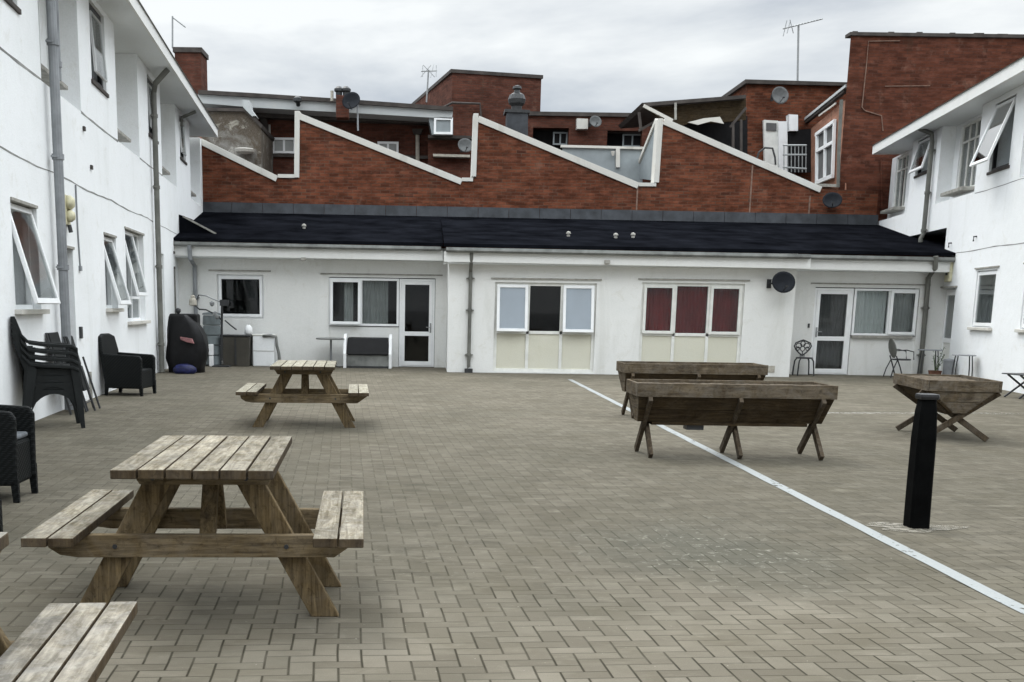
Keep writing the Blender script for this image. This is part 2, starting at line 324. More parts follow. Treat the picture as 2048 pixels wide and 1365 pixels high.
M['wood_top'] = mk_wood('weathered_board', (0.39, 0.35, 0.27), (0.17, 0.142, 0.095), 1, 0.35, 0.30, 1.2, 0.75)
M['wood_top2'] = mk_wood('lichened_board', (0.43, 0.40, 0.32), (0.23, 0.205, 0.145), 1, 0.30, 0.75, 1.0, 0.45)
M['wood_grey'] = mk_wood('greyed_board', (0.37, 0.335, 0.27), (0.17, 0.148, 0.112), 1, 0.5, 0.2, 1.1, 0.85)
M['wood_edge_shaded'] = mk_wood('shaded_board_edge', (0.105, 0.075, 0.042), (0.045, 0.031, 0.018), 2, 0.10, 0.0, 0.8, 0.4)  # dark end grain, with the shade on board sides also put into the colour
M['wood_leg'] = mk_wood('brown_timber', (0.245, 0.178, 0.092), (0.070, 0.047, 0.022), 2, 0.12, 0.0, 1.0, 0.30)
M['wood_beam'] = mk_wood('brown_beam', (0.260, 0.195, 0.110), (0.085, 0.060, 0.032), 0, 0.15, 0.0, 1.0, 0.30)
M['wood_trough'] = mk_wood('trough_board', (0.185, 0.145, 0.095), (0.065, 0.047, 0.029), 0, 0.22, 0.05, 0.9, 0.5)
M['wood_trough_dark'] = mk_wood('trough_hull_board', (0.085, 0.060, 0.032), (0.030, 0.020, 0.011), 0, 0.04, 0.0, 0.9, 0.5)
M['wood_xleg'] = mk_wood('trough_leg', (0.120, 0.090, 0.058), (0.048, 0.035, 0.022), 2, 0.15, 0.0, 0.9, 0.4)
M['wood_trough_end'] = mk_wood('trough_end_board', (0.185, 0.145, 0.095), (0.065, 0.047, 0.029), 1, 0.22, 0.05, 0.9, 0.5)
M['soil'] = simple('dry_soil', (0.085, 0.066, 0.045), 0.95, 0.5, 18, bmp=0.8)
M['black_paint'] = simple('black_bollard_paint', (0.0022, 0.0024, 0.0024), 0.7, 0.5, 7, bmp=0.15, spec=0.04)
M['concrete'] = simple('pale_concrete', (0.40, 0.375, 0.32), 0.9, 0.25, 9, bmp=0.3)
M['cover'] = simple('black_cover', (0.004, 0.004, 0.0045), 0.6, 0.5, 6, bmp=0.3, spec=0.25)
M['blue_bag'] = simple('blue_bag', (0.010, 0.013, 0.060), 0.5, 0.6, 12)
M['pink'] = simple('pink_cloth', (0.25, 0.12, 0.12), 0.8, 0.4, 14)
M['bin_brown'] = simple('brown_bin_plastic', (0.060, 0.055, 0.045), 0.6, 0.25, 3)
M['bin_grey'] = simple('grey_green_plastic', (0.16, 0.185, 0.19), 0.6, 0.2, 3)
M['terracotta'] = simple('terracotta_pot', (0.13, 0.06, 0.04), 0.8, 0.3)
M['leaf'] = simple('dull_leaf', (0.05, 0.075, 0.03), 0.6, 0.4, 20)
M['ground'] = simple('asphalt_ground', (0.09, 0.09, 0.088), 0.9, 0.2, 1)
M['paving'] = mk_paving()

# ---------------------------------------------------------------- object helpers
def tag(o, label=None, cat=None, group=None, kind=None):
    if label: o['label'] = label
    if cat: o['category'] = cat
    if group: o['group'] = group
    if kind: o['kind'] = kind
    return o
def thing(name, label, cat, loc=(0, 0, 0), rz=0.0, group=None, scale=None):
    o = bpy.data.objects.new(name, None); COL.objects.link(o); o.empty_display_size = 0.2
    o.location = loc; o.rotation_euler = (0, 0, rz)
    if scale: o.scale = scale
    return tag(o, label, cat, group)
def copy_tree(o, parent=None):
    c = o.copy(); COL.objects.link(c); c.parent = parent
    for ch in o.children: copy_tree(ch, c)
    return c
def root_of(o):
    while o.parent: o = o.parent
    return o

class MB:
    def __init__(s): s.v = []; s.f = []; s.m = []; s.cur = 0
    def quad(s, *p):
        b = len(s.v); s.v += [Vector(q) for q in p]; s.f.append(tuple(range(b, b + len(p)))); s.m.append(s.cur); return s
    def hexa(s, p):           # 8 points: bottom 4 ccw, top 4 ccw
        b = len(s.v); s.v += [Vector(q) for q in p]
        for f in ((3, 2, 1, 0), (4, 5, 6, 7), (0, 1, 5, 4), (1, 2, 6, 5), (2, 3, 7, 6), (3, 0, 4, 7)):
            s.f.append(tuple(b + i for i in f)); s.m.append(s.cur)
        return s
    def box(s, x0, x1, y0, y1, z0, z1):
        return s.hexa([(x0, y0, z0), (x1, y0, z0), (x1, y1, z0), (x0, y1, z0), (x0, y0, z1), (x1, y0, z1), (x1, y1, z1), (x0, y1, z1)])
    def bar(s, p, q, wd, ht, up=(0, 0, 1)):
        p = Vector(p); q = Vector(q); d = (q - p).normalized(); side = d.cross(Vector(up)).normalized(); u = side.cross(d)
        a, b_ = side * wd / 2, u * ht / 2
        return s.hexa([p - a - b_, p + a - b_, q + a - b_, q - a - b_, p - a + b_, p + a + b_, q + a + b_, q - a + b_])
    def prism(s, pts, off):   # polygon pts swept by off
        n = len(pts); b = len(s.v); off = Vector(off)
        s.v += [Vector(p) for p in pts] + [Vector(p) + off for p in pts]
        s.f.append(tuple(range(b, b + n))); s.f.append(tuple(b + n + i for i in reversed(range(n)))); s.m += [s.cur] * 2
        for i in range(n):
            j = (i + 1) % n; s.f.append((b + i, b + j, b + n + j, b + n + i)); s.m.append(s.cur)
        return s
    def tube(s, pts, r, n=8, cap=True):
        pts = [Vector(p) for p in pts]; rings = []
        up = Vector((0.123, 0.271, 0.954))
        for i, p in enumerate(pts):
            d = (pts[min(i + 1, len(pts) - 1)] - pts[max(i - 1, 0)]).normalized()
            a = d.cross(up)
            if a.length < 1e-3: a = d.cross(Vector((1, 0, 0)))
            a.normalize(); b_ = d.cross(a); rr = r[i] if isinstance(r, (list, tuple)) else r
            rings.append([p + (a * math.cos(2 * math.pi * k / n) + b_ * math.sin(2 * math.pi * k / n)) * rr for k in range(n)])
        return s.loft(rings, cap)
    def loft(s, rings, cap=True):
        n = len(rings[0]); b = len(s.v)
        for r in rings: s.v += [Vector(p) for p in r]
        for i in range(len(rings) - 1):
            for k in range(n):
                k2 = (k + 1) % n
                s.f.append((b + i * n + k, b + i * n + k2, b + (i + 1) * n + k2, b + (i + 1) * n + k)); s.m.append(s.cur)
        if cap:
            s.f.append(tuple(b + k for k in reversed(range(n)))); s.f.append(tuple(b + (len(rings) - 1) * n + k for k in range(n))); s.m += [s.cur] * 2
        return s
    def lathe(s, c, prof, n=20):
        c = Vector(c)
        return s.loft([[c + Vector((r * math.cos(2 * math.pi * k / n), r * math.sin(2 * math.pi * k / n), z)) for k in range(n)] for r, z in prof])
    def wall(s, x0, x1, z0, z1, y0, y1, holes=()):
        xs = sorted({x0, x1, *[h[0] for h in holes], *[h[1] for h in holes]}); zs = sorted({z0, z1, *[h[2] for h in holes], *[h[3] for h in holes]})
        xs = [x for x in xs if x0 <= x <= x1]; zs = [z for z in zs if z0 <= z <= z1]
        def solid(i, j):
            if i < 0 or j < 0 or i >= len(xs) - 1 or j >= len(zs) - 1: return False
            cx, cz = (xs[i] + xs[i + 1]) / 2, (zs[j] + zs[j + 1]) / 2
            return not any(h[0] < cx < h[1] and h[2] < cz < h[3] for h in holes)
        for i in range(len(xs) - 1):
            for j in range(len(zs) - 1):
                if not solid(i, j): continue
                a, b_, c, d = xs[i], xs[i + 1], zs[j], zs[j + 1]
                s.quad((a, y0, c), (b_, y0, c), (b_, y0, d), (a, y0, d)); s.quad((b_, y1, c), (a, y1, c), (a, y1, d), (b_, y1, d))
                if not solid(i - 1, j): s.quad((a, y1, c), (a, y0, c), (a, y0, d), (a, y1, d))
                if not solid(i + 1, j): s.quad((b_, y0, c), (b_, y1, c), (b_, y1, d), (b_, y0, d))
                if not solid(i, j - 1): s.quad((a, y1, c), (b_, y1, c), (b_, y0, c), (a, y0, c))
                if not solid(i, j + 1): s.quad((a, y0, d), (b_, y0, d), (b_, y1, d), (a, y1, d))
        return s
    def build(s, name, m, parent=None, bevel=0.0, smooth=False, world=False, weld=False, edge=None):
        me = bpy.data.meshes.new(name)
        vs = s.v
        if world and parent is not None:
            r = root_of(parent); inv = (Matrix.Translation(r.location) @ Matrix.Rotation(r.rotation_euler.z, 4, 'Z')).inverted()
            vs = [inv @ v for v in vs]
        me.from_pydata([tuple(v) for v in vs], [], s.f)
        ms = m if isinstance(m, (list, tuple)) else [m]
        for x in ms: me.materials.append(M[x] if isinstance(x, str) else x)
        for p, k in zip(me.polygons, s.m): p.material_index = min(k, len(ms) - 1)
        bm = bmesh.new(); bm.from_mesh(me)
        if weld or smooth: bmesh.ops.remove_doubles(bm, verts=bm.verts, dist=1e-5)
        bmesh.ops.recalc_face_normals(bm, faces=bm.faces)
        bm.to_mesh(me); bm.free()
        if smooth:
            for p in me.polygons: p.use_smooth = True
        o = bpy.data.objects.new(name, me); COL.objects.link(o); o.parent = parent
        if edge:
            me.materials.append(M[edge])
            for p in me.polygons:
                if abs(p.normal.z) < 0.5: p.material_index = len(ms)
        if bevel:
            b = o.modifiers.new('bevel', 'BEVEL'); b.width = bevel; b.segments = 2; b.limit_method = 'ANGLE'; b.angle_limit = math.radians(40)
        return o

# ---------------------------------------------------------------- the setting: ground, paving, line
MB().box(-300, 300, -300, 600, -0.5, -0.004).build('ground', 'ground')['kind'] = 'structure'
MB().quad((-9, -8, 0), (17, -8, 0), (17, 27, 0), (-9, 27, 0)).build('paving', 'paving')['kind'] = 'structure'

def mk_worn(name, col, wear, soft=0.05):
    m, nt, b = mat(name)
    v = coords(nt); n = noise(nt, v, 16, 6, 0.7); n2 = noise(nt, v, 1.3, 4)
    c = mixc(nt, ramp(nt, noise(nt, v, 70, 3), [(0.35, 0.25), (0.6, 0.0)]), col, (0.35, 0.35, 0.31))
    s = math_(nt, 'ADD', n, math_(nt, 'MULTIPLY', math_(nt, 'SUBTRACT', n2, 0.5), 0.35))
    L(nt, c, b.inputs['Base Color']); b.inputs['Roughness'].default_value = 0.8
    L(nt, ramp(nt, s, [(wear, 0.0), (wear + soft, 1.0)]), b.inputs['Alpha'])
    return m
M['line'] = mk_worn('line_paint', (0.235, 0.25, 0.25), 0.34)
M['line_faint'] = mk_worn('faded_line_paint', (0.20, 0.19, 0.155), 0.49)
g = MB(); n = 60
for i in range(n):
    ya, yb = 2.0 + 20.1 * i / n, 2.0 + 20.1 * (i + 1) / n
    j = [0.004 * math.sin(i * 1.7), 0.004 * math.sin((i + 1) * 1.7)]
    g.quad((2.955 + j[0], ya, 0.004), (3.050 + j[0] * .3, ya, 0.004), (3.050 + j[1] * .3, yb, 0.004), (2.955 + j[1], yb, 0.004))
g.build('painted_line', 'line', weld=True)['kind'] = 'structure'
MB().quad((3.06, 15.0, 0.004), (10.8, 15.9, 0.004), (10.8, 16.15, 0.004), (3.06, 15.2, 0.004)).build('painted_line', 'line_faint')['kind'] = 'structure'
# pale concrete collar round the bollard
g = MB(); pts = []
for k in range(26):
    a = 2 * math.pi * k / 26; r = 1 + 0.25 * math.sin(3 * a + 1) + 0.12 * math.sin(7 * a)
    pts.append((3.37 + 0.31 * r * math.cos(a), 7.1 + 0.15 * r * math.sin(a), 0.005))
g.quad(*pts).build('concrete_pad', mk_worn('pale_cement', (0.19, 0.172, 0.135), 0.36, 0.25))['kind'] = 'structure'

# ---------------------------------------------------------------- windows and doors
def curtain(parent, x0, x1, z0, z1, y, m, name='curtain', amp=0.018, wl=0.075):
    g = MB(); n = max(8, int((x1 - x0) / wl * 6)); top = []; bot = []
    ph = random.random() * 6
    for i in range(n + 1):
        t = i / n; x = x0 + (x1 - x0) * t
        yy = y + amp * math.sin(2 * math.pi * (x - x0) / wl + ph) + amp * 0.6 * math.sin(2 * math.pi * (x - x0) / (wl * 2.7) + 2 * ph)
        top.append((x, yy, z1)); bot.append((x, yy + 0.01 * math.sin(i), z0))
    for i in range(n): g.quad(bot[i], bot[i + 1], top[i + 1], top[i])
    return g.build(name, m, parent, smooth=True)
def frame_ring(g, x0, x1, z0, z1, y0, y1, t):
    g.box(x0, x1, y0, y1, z1 - t, z1); g.box(x0, x1, y0, y1, z0, z0 + t)
    g.box(x0, x0 + t, y0, y1, z0 + t, z1 - t); g.box(x1 - t, x1, y0, y1, z0 + t, z1 - t)
def window(parent, x0, x1, z0, z1, y=0.10, lights=None, fm='upvc', t=0.055, sill=None, sill_out=0.06, name='window', label=None):
    """lights: dicts x0,x1,z0,z1 and optional sash, open (deg), curtain, panel"""
    g = MB(); frame_ring(g, x0, x1, z0, z1, y, y + 0.07, t)
    lights = lights or [dict(x0=x0, x1=x1, z0=z0, z1=z1)]
    for l in lights:           # mullions where lights meet
        if l['x0'] > x0 + 1e-3: g.box(l['x0'] - t / 2, l['x0'] + t / 2, y + 0.002, y + 0.068, max(l['z0'], z0) + (t if l['z0'] <= z0 + 1e-3 else t / 2), l['z1'] - (t if l['z1'] >= z1 - 1e-3 else t / 2))
        if l['z0'] > z0 + 1e-3: g.box(l['x0'] + (t if l['x0'] <= x0 + 1e-3 else -t / 2 + 0.001), l['x1'] - (t if l['x1'] >= x1 - 1e-3 else -t / 2 + 0.001), y + 0.004, y + 0.066, l['z0'] - t / 2, l['z0'] + t / 2)
    wn = g.build(name, fm, parent, bevel=0.004)
    if label: wn['label'] = label
    for l in lights:
        a = l['x0'] + (t if l['x0'] <= x0 + 1e-3 else t / 2); b = l['x1'] - (t if l['x1'] >= x1 - 1e-3 else t / 2)
        c = l['z0'] + (t if l['z0'] <= z0 + 1e-3 else t / 2); d = l['z1'] - (t if l['z1'] >= z1 - 1e-3 else t / 2)
        if l.get('panel'):
            MB().box(a, b, y + 0.03, y + 0.045, c, d).build('panel', l['panel'], wn); continue
        if l.get('sash') or l.get('open'):
            s = 0.045; ang = math.radians(l.get('open', 0)); sm = l.get('sash') if isinstance(l.get('sash'), str) else fm
            e = -l['inset'] if 'inset' in l else 0.02; g = MB(); frame_ring(g, a - e, b + e, c - e, d + e, -0.005, 0.04, s + e)
            p = MB().box(a + s, b - s, 0.014, 0.02, c + s, d - s)
            def rot(mb):
                for v in mb.v:
                    dz = v.z - (d + e); yy = v.y; v.y = y - 0.04 + yy * math.cos(ang) + dz * math.sin(ang); v.z = (d + e) + dz * math.cos(ang) - yy * math.sin(ang)
            rot(g); rot(p)
            g.build('sash', sm, wn, bevel=0.004); p.build('pane', l.get('glass', 'glass'), wn)
            if l.get('net'):
                q = MB().box(a + s, b - s, 0.024, 0.027, c + s, d - s); rot(q); q.build('reflection_film', l['net'], wn)
        else:
            MB().box(a, b, y + 0.03, y + 0.036, c, d).build('pane', l.get('glass', 'glass'), wn)
        if l.get('curtain'):
            f0, f1 = l.get('span', (0, 1))
            curtain(wn, a + (b - a) * f0 - 0.02, a + (b - a) * f1 + 0.02, c - 0.02, d + 0.05, y + 0.16, l['curtain'])
    if sill: MB().box(x0 - 0.06, x1 + 0.06, -sill_out, y + 0.02, z0 - 0.06, z0 - 0.002).build('sill', sill, wn, bevel=0.006)
    return wn
def lintel(parent, x0, x1, z, out=0.035, m='sill', name='drip_ledge'):
    return MB().box(x0 - 0.1, x1 + 0.1, -out, 0.01, z, z + 0.03).build(name, m, parent)
def door(parent, x0, x1, z0, z1, y=0.10, fm='upvc', mid=0.42, glass='glass', handle=1, cur=None, label=None, solid=None):
    g = MB(); frame_ring(g, x0, x1, z0, z1, y, y + 0.07, 0.05)
    a, b, c, d = x0 + 0.052, x1 - 0.052, z0 + 0.03, z1 - 0.052
    s = 0.085; zm = c + (d - c) * mid
    g.box(a, a + s, y - 0.012, y + 0.04, c, d); g.box(b - s, b, y - 0.012, y + 0.04, c, d)
    g.box(a + s, b - s, y - 0.012, y + 0.04, c, c + s * 1.2); g.box(a + s, b - s, y - 0.012, y + 0.04, d - s, d); g.box(a + s, b - s, y - 0.012, y + 0.04, zm - s * 0.6, zm + s * 0.6)
    dr = g.build('door', fm, parent, bevel=0.004)
    if label: dr['label'] = label
    if solid: MB().box(a + s, b - s, y + 0.01, y + 0.02, c + s * 1.2, zm - s * 0.6).build('panel', solid, dr)
    else: MB().box(a + s, b - s, y + 0.01, y + 0.016, c + s * 1.2, zm - s * 0.6).build('pane', glass, dr)
    MB().box(a + s, b - s, y + 0.01, y + 0.016, zm + s * 0.6, d - s).build('pane', glass, dr)
    hx = b - s / 2 if handle > 0 else a + s / 2
    g = MB(); g.box(hx - 0.018, hx + 0.018, y - 0.03, y - 0.012, zm + 0.03, zm + 0.26); g.tube([(hx, y - 0.03, zm + 0.16), (hx, y - 0.07, zm + 0.16), (hx - 0.11 * handle, y - 0.07, zm + 0.16)], 0.010)
    g.build('handle', 'metal', dr)
    if cur: curtain(dr, a + s, b - s, c + 0.1, d, y + 0.2, cur)
    return dr
def downpipe(parent, pts, r=0.055, m='pipe', brackets=()):
    g = MB(); g.tube(pts, r, 12)
    for z in brackets:
        for a, b in zip(pts, pts[1:]):
            if min(a[2], b[2]) <= z <= max(a[2], b[2]) and abs(a[2] - b[2]) > 0.3:
                t = (z - a[2]) / (b[2] - a[2]); p = Vector(a).lerp(Vector(b), t)
                g.tube([p + Vector((0, 0, -0.035)), p + Vector((0, 0, 0.035))], r * 1.25, 12); g.box(p.x - 0.09, p.x + 0.09, p.y - 0.02, p.y + 0.07, z - 0.012, z + 0.012)
    return g.build('downpipe', m, parent, smooth=False)
def crackline(parent, x0, x1, z, seed=0, amp=0.01, w=0.010, name='render_joint', y=0.0):
    g = MB(); rr = random.Random(seed); n = max(2, int((x1 - x0) / 0.35)); zz = z; prev = None
    for i in range(n + 1):
        x = x0 + (x1 - x0) * i / n; zz = z + amp * math.sin(i * 0.7 + seed) + rr.uniform(-amp, amp) * 0.5; ww = w * rr.uniform(0.5, 1.2)
        p = (x, zz, ww)
        if prev: g.hexa([(prev[0], y - 0.003, prev[1] - prev[2] / 2), (x, y - 0.003, zz - ww / 2), (x, y + 0.003, zz - ww / 2), (prev[0], y + 0.003, prev[1] - prev[2] / 2),
                         (prev[0], y - 0.003, prev[1] + prev[2] / 2), (x, y - 0.003, zz + ww / 2), (x, y + 0.003, zz + ww / 2), (prev[0], y + 0.003, prev[1] + prev[2] / 2)])
        prev = p
    return g.build(name, 'crack', parent)

# ---------------------------------------------------------------- left white building (local x runs away from the camera, y into the building)
KL = math.sqrt(1 + 0.094 ** 2)
LB = thing('rendered_building', 'two-storey white rendered building along the left side with open ground-floor windows', 'building',
           (-5.04, 15.2, 0), math.atan2(1, -0.094))
def tl(Y): return (Y - 15.2) * KL
X0, X1 = tl(-3), tl(32.4)
ZT, ZE = 4.2, 6.10
holes = [(tl(12.35), tl(13.45), 1.36, 2.60), (tl(14.45), tl(15.25), 0.0, 2.20), (tl(17.42), tl(18.4), 1.36, 2.55), (tl(19.25), tl(21.15), 1.12, 2.77),
         (tl(22.95), tl(23.7), 0.0, 2.52), (tl(6.2), tl(7.4), 1.36, 2.6), (tl(8.4), tl(9.3), 0.0, 2.2), (tl(2), tl(3.2), 1.36, 2.6)]
g = MB().wall(X0, X1, 0, ZT, 0, 0.45, holes)
recs = [(13.98, 16.15), (18.9, 21.05), (23.85, 26.1), (28.75, 31.1)]
recs = [(9.0, 11.2), (4.0, 6.2)] + recs
recs.sort(); edges = [-3.0]
bay_win = {16.15: (16.98, 18.08, 4.82, 6.0), 21.05: (22.2, 23.25, 4.84, 5.98), 26.1: (26.85, 27.9, 5.0, 6.0), 11.2: (12.0, 13.05, 4.82, 6.0), 6.2: (7.0, 8.05, 4.82, 6.0)}
segs = []; a = -3.0
for r0, r1 in recs: segs.append((a, r0)); a = r1
segs.append((a, 32.4))
for a, b in segs:
    h = [(tl(bay_win[a][0]), tl(bay_win[a][1]), bay_win[a][2], bay_win[a][3])] if a in bay_win else []
    g.wall(tl(a), tl(b), ZT, ZE, 0, 0.6, h)
rw = []
for a, b in recs:
    m0, m1 = tl(a) + 0.35, tl(b) - 0.35
    g.wall(tl(a), tl(b), ZT, ZE, 0.45, 0.62, [(m0, m1, 4.52, 5.9)]); rw.append((m0, m1))
g.box(X0, X1, 7.0, 7.2, 0, ZE)
g.box(X1 - 0.25, X1, 0.6, 7.0, 0, ZE); g.box(X0, X0 + 0.25, 0.6, 7.0, 0, ZE)
g.build('wall', 'white', LB)
MB().box(X0 + .3, X1 - .3, 0.62, 6.98, 2.95, 3.0).build('floor_slab', 'soffit', LB)
EO = 0.50
g = MB(); g.box(X0 - 0.1, tl(30.9), -EO + 0.03, 7.3, ZE + 0.004, ZE + 0.03)
g.build('soffit', 'soffit', LB)
g = MB(); g.box(X0 - 0.1, tl(30.9), -EO - 0.02, -EO + 0.028, ZE - 0.005, ZE + 0.21); g.box(tl(30.9), tl(30.94), -EO - 0.02, 7.3, ZE - 0.005, ZE + 0.21)
fb = g.build('fascia', 'fascia', LB)
g = MB(); g.prism([(X0 - 0.1, -EO - 0.05, ZE + 0.21), (X0 - 0.1, 3.4, ZE + 0.75), (X0 - 0.1, 7.3, ZE + 0.21)], (tl(30.98) - X0 + 0.1, 0, 0)); g.build('roof', 'gutter', LB)
crackline(LB, tl(-2), tl(14.0), 4.205, 1, 0.006, 0.035); crackline(LB, tl(16.15), tl(18.9), 4.19, 2, 0.006, 0.035)
crackline(LB, tl(21.05), tl(23.85), 4.2, 3, 0.006, 0.03)
crackline(LB, tl(4), tl(22.4), 3.12, 5, 0.014, 0.022); crackline(LB, tl(23), tl(26.9), 3.10, 6, 0.01, 0.014)
# bay windows upstairs: black frames
for k, (a, b, c, d) in sorted(bay_win.items()):
    window(LB, tl(a), tl(b), c, d, 0.05, [dict(x0=tl(a), x1=tl(b), z0=c, z1=d, open=4, sash='upvc', inset=0.05)], 'black_frame', 0.10, sill='dark_cap', sill_out=0.03, label='narrow upstairs window in a thick black frame with its white sash ajar')
for (m0, m1), (a, b) in zip(rw, recs):
    mm = (m0 + m1) / 2
    window(LB, m0, m1, 4.52, 5.9, 0.48, [dict(x0=m0, x1=mm, z0=4.52, z1=5.9, curtain='curtain_grey'), dict(x0=mm, x1=m1, z0=4.52, z1=5.9, curtain='curtain_grey')], 'upvc_old')
    MB().box(m0 - 0.05, m1 + 0.05, 0.10, 0.46, 4.44, 4.50).build('sill', 'sill', LB, bevel=0.008)
# ground-floor windows
def lwin(Ya, Yb, z0, z1, op, lights=None, **k):
    return window(LB, tl(Ya), tl(Yb), z0, z1, 0.10, lights or [dict(x0=tl(Ya), x1=tl(Yb), z0=z0, z1=z1, open=op)], 'upvc', 0.05, sill='coping', sill_out=0.09, **k)
lwin(12.35, 13.45, 1.36, 2.60, 15, label='propped-open top-hung window over a dark room')
lwin(6.2, 7.4, 1.36, 2.60, 0); lwin(2.0, 3.2, 1.36, 2.60, 0)
lwin(17.42, 18.4, 1.36, 2.55, 15, label='open top-hung window over the wicker armchair')
ta, tb = tl(19.25), tl(21.15); tm = tl(20.3)
window(LB, ta, tb, 1.12, 2.77, 0.10, [dict(x0=ta, x1=tm, z0=1.55, z1=2.77, open=13), dict(x0=tm, x1=tb, z0=1.55, z1=2.77), dict(x0=ta, x1=tm, z0=1.12, z1=1.55), dict(x0=tm, x1=tb, z0=1.12, z1=1.55)],
       'upvc', 0.05, sill='coping', sill_out=0.09, label='taller window of four lights with its upper left one propped open')
door(LB, tl(14.45), tl(15.25), 0.02, 2.18, 0.14, 'door_grey', label='grey door between the downpipe and the white wall')
door(LB, tl(22.95), tl(23.7), 0.02, 2.50, 0.14, 'upvc_old'); door(LB, tl(8.4), tl(9.3), 0.02, 2.18, 0.14, 'door_grey')
for a, b, z in ((12.35, 13.45, 2.62), (14.4, 15.3, 2.22), (17.4, 18.4, 2.57), (19.2, 21.2, 2.79)):
    MB().box(tl(a), tl(b), -0.02, 0.10, z - 0.035, z).build('drip_ledge', 'sill', LB)
downpipe(LB, [(tl(14.15), -0.12, 0.02), (tl(14.15), -0.12, 5.7), (tl(14.15), -0.22, 5.95), (tl(14.15), -0.45, 6.1)], 0.062, 'pipe', (0.5, 1.9, 3.3, 4.7))
downpipe(LB, [(tl(14.45), -0.09, 4.3), (tl(14.45), -0.09, 6.05)], 0.05, 'pipe', (4.5,))
downpipe(LB, [(tl(22.35), -0.10, 0.02), (tl(22.35), -0.10, 5.65), (tl(22.2), -0.16, 5.8), (tl(22.2), -0.42, 6.08)], 0.055, 'pipe_dark', (0.6, 2.2, 3.8, 5.2))
downpipe(LB, [(tl(26.7), -0.08, 5.7), (tl(26.7), -0.08, 5.9), (tl(26.7), -0.42, 6.05)], 0.04, 'pipe_dark')
# yellowed twin lamp, cable, small wall fittings
g = MB(); g.box(tl(14.8), tl(15.08), -0.03, 0, 2.5, 2.9)
lp = g.build('wall_lamp', 'lamp_cream', LB, bevel=0.01); lp['label'] = 'yellowed twin bulkhead lamp over the grey door'
for z, r in ((2.80, 0.1), (2.62, 0.085)):
    MB().lathe((0, 0, 0), [(r, 0), (r * 0.95, 0.05), (r * 0.6, 0.09), (0.01, 0.1)], 16)
    q = MB().lathe((0, 0, 0), [(r, 0), (r * 0.95, 0.05), (r * 0.6, 0.09), (0.01, 0.1)], 16)
    for v in q.v: v.x, v.y, v.z = tl(14.94) + v.x, -0.03 - v.z, z + v.y
    q.build('lens', 'lamp_cream', lp, smooth=True)
MB().tube([(tl(14.94), -0.04, 2.5), (tl(14.94), -0.06, 2.4)], 0.03).build('sensor', 'dark_metal', lp)
g = MB(); g.tube([(tl(15.55), -0.012, 3.10), (tl(15.56), -0.012, 2.5), (tl(15.62), -0.012, 1.95)], 0.013, 6); g.box(tl(15.57), tl(15.67), -0.03, 0, 1.9, 1.97); g.build('cable', 'pipe', LB)
MB().box(tl(15.42), tl(15.52), -0.035, 0, 0.93, 1.10).build('meter_box', 'dark_metal', LB, bevel=0.005)
g = MB(); g.tube([(tl(15.9), -0.03, 0.02), (tl(15.9), -0.03, 0.42)], 0.022, 8); g.build('pipe_stub', 'sill', LB)
for Yq, z in ((16.6, 3.45), (16.2, 3.95), (25.2, 2.6), (25.2, 2.25)):
    MB().box(tl(Yq), tl(Yq + 0.09), -0.03, 0, z, z + 0.06).build('vent_cover', 'dark_cap', LB)
g = MB(); g.tube([(tl(25.2), -0.02, 0.4), (tl(25.2), -0.02, 2.25)], 0.02, 8); g.build('conduit', 'pipe_dark', LB)

# ---------------------------------------------------------------- right white building (local x runs towards the camera)
KR = math.sqrt(1 + 0.155 ** 2)
RB = thing('rendered_building', 'two-storey white rendered building along the right side with upstairs windows propped open', 'building',
           (11.45, 20.94, 0), math.atan2(-1, -0.155))
def tr(Y): return (20.94 - Y) * KR
X0, X1 = tr(31.95), tr(-2); ZT, ZE = 4.1, 5.9
XC = tr(25.35)
dz = [(24.3, 25.25, 0.0, 2.05), (21.9, 23.05, 1.20, 2.38), (19.2, 20.45, 1.20, 2.38)]
H_ = [(tr(b), tr(a), c, d) for a, b, c, d in dz]
g = MB().wall(XC, X1, 0, 3.46, 0, 0.45, H_)
recs = [(13.8, 16.2), (18.8, 21.3), (23.75, 26.4), (28.75, 31.9)]
g.wall(X0, X1, 3.46, ZT, 0, 0.45)
segs = []; a = -2.0
for r0, r1 in recs: segs.append((a, r0)); a = r1
rbay = {26.4: (27.15, 28.3, 4.98, 5.85), 21.3: (21.9, 23.0, 4.42, 5.78), 16.2: (17, 18.1, 4.42, 5.78)}
for a, b in segs:
    h = [(tr(rbay[a][1]), tr(rbay[a][0]), rbay[a][2], rbay[a][3])] if a in rbay else []
    g.wall(tr(b), tr(a), ZT, ZE, 0, 0.6, h)
rwin = {23.75: (24.75, 26.05, 4.33, 5.84), 28.75: (30.25, 31.45, 4.40, 5.85), 18.8: (19, 20.2, 4.27, 5.84), 13.8: (14, 15.2, 4.27, 5.84)}
for a, b in recs:
    q = rwin[a]; g.wall(tr(b), tr(a), ZT, ZE, 0.32, 0.6, [(tr(q[1]), tr(q[0]), q[2], q[3])])
g.box(X0, X1, 7.0, 7.2, 0, ZE); g.box(X0, X0 + 0.25, 0.6, 7, 3.46, ZE); g.box(X1 - 0.25, X1, 0.6, 7, 0, ZE); g.box(X0, XC, 0.45, 7.0, 3.46, 3.6)
g.build('wall', 'white', RB)
MB().box(XC + .3, X1 - .3, 0.62, 6.98, 2.95, 3.0).build('floor_slab', 'soffit', RB)
MB().box(tr(30.95), X1 + 0.1, -0.42, 7.3, ZE + 0.004, ZE + 0.03).build('soffit', 'soffit', RB)
g = MB(); g.box(tr(30.95), X1 + 0.1, -0.47, -0.422, ZE - 0.005, ZE + 0.24); g.box(tr(30.99), tr(30.95), -0.47, 7.3, ZE - 0.005, ZE + 0.24); g.build('fascia', 'fascia', RB)
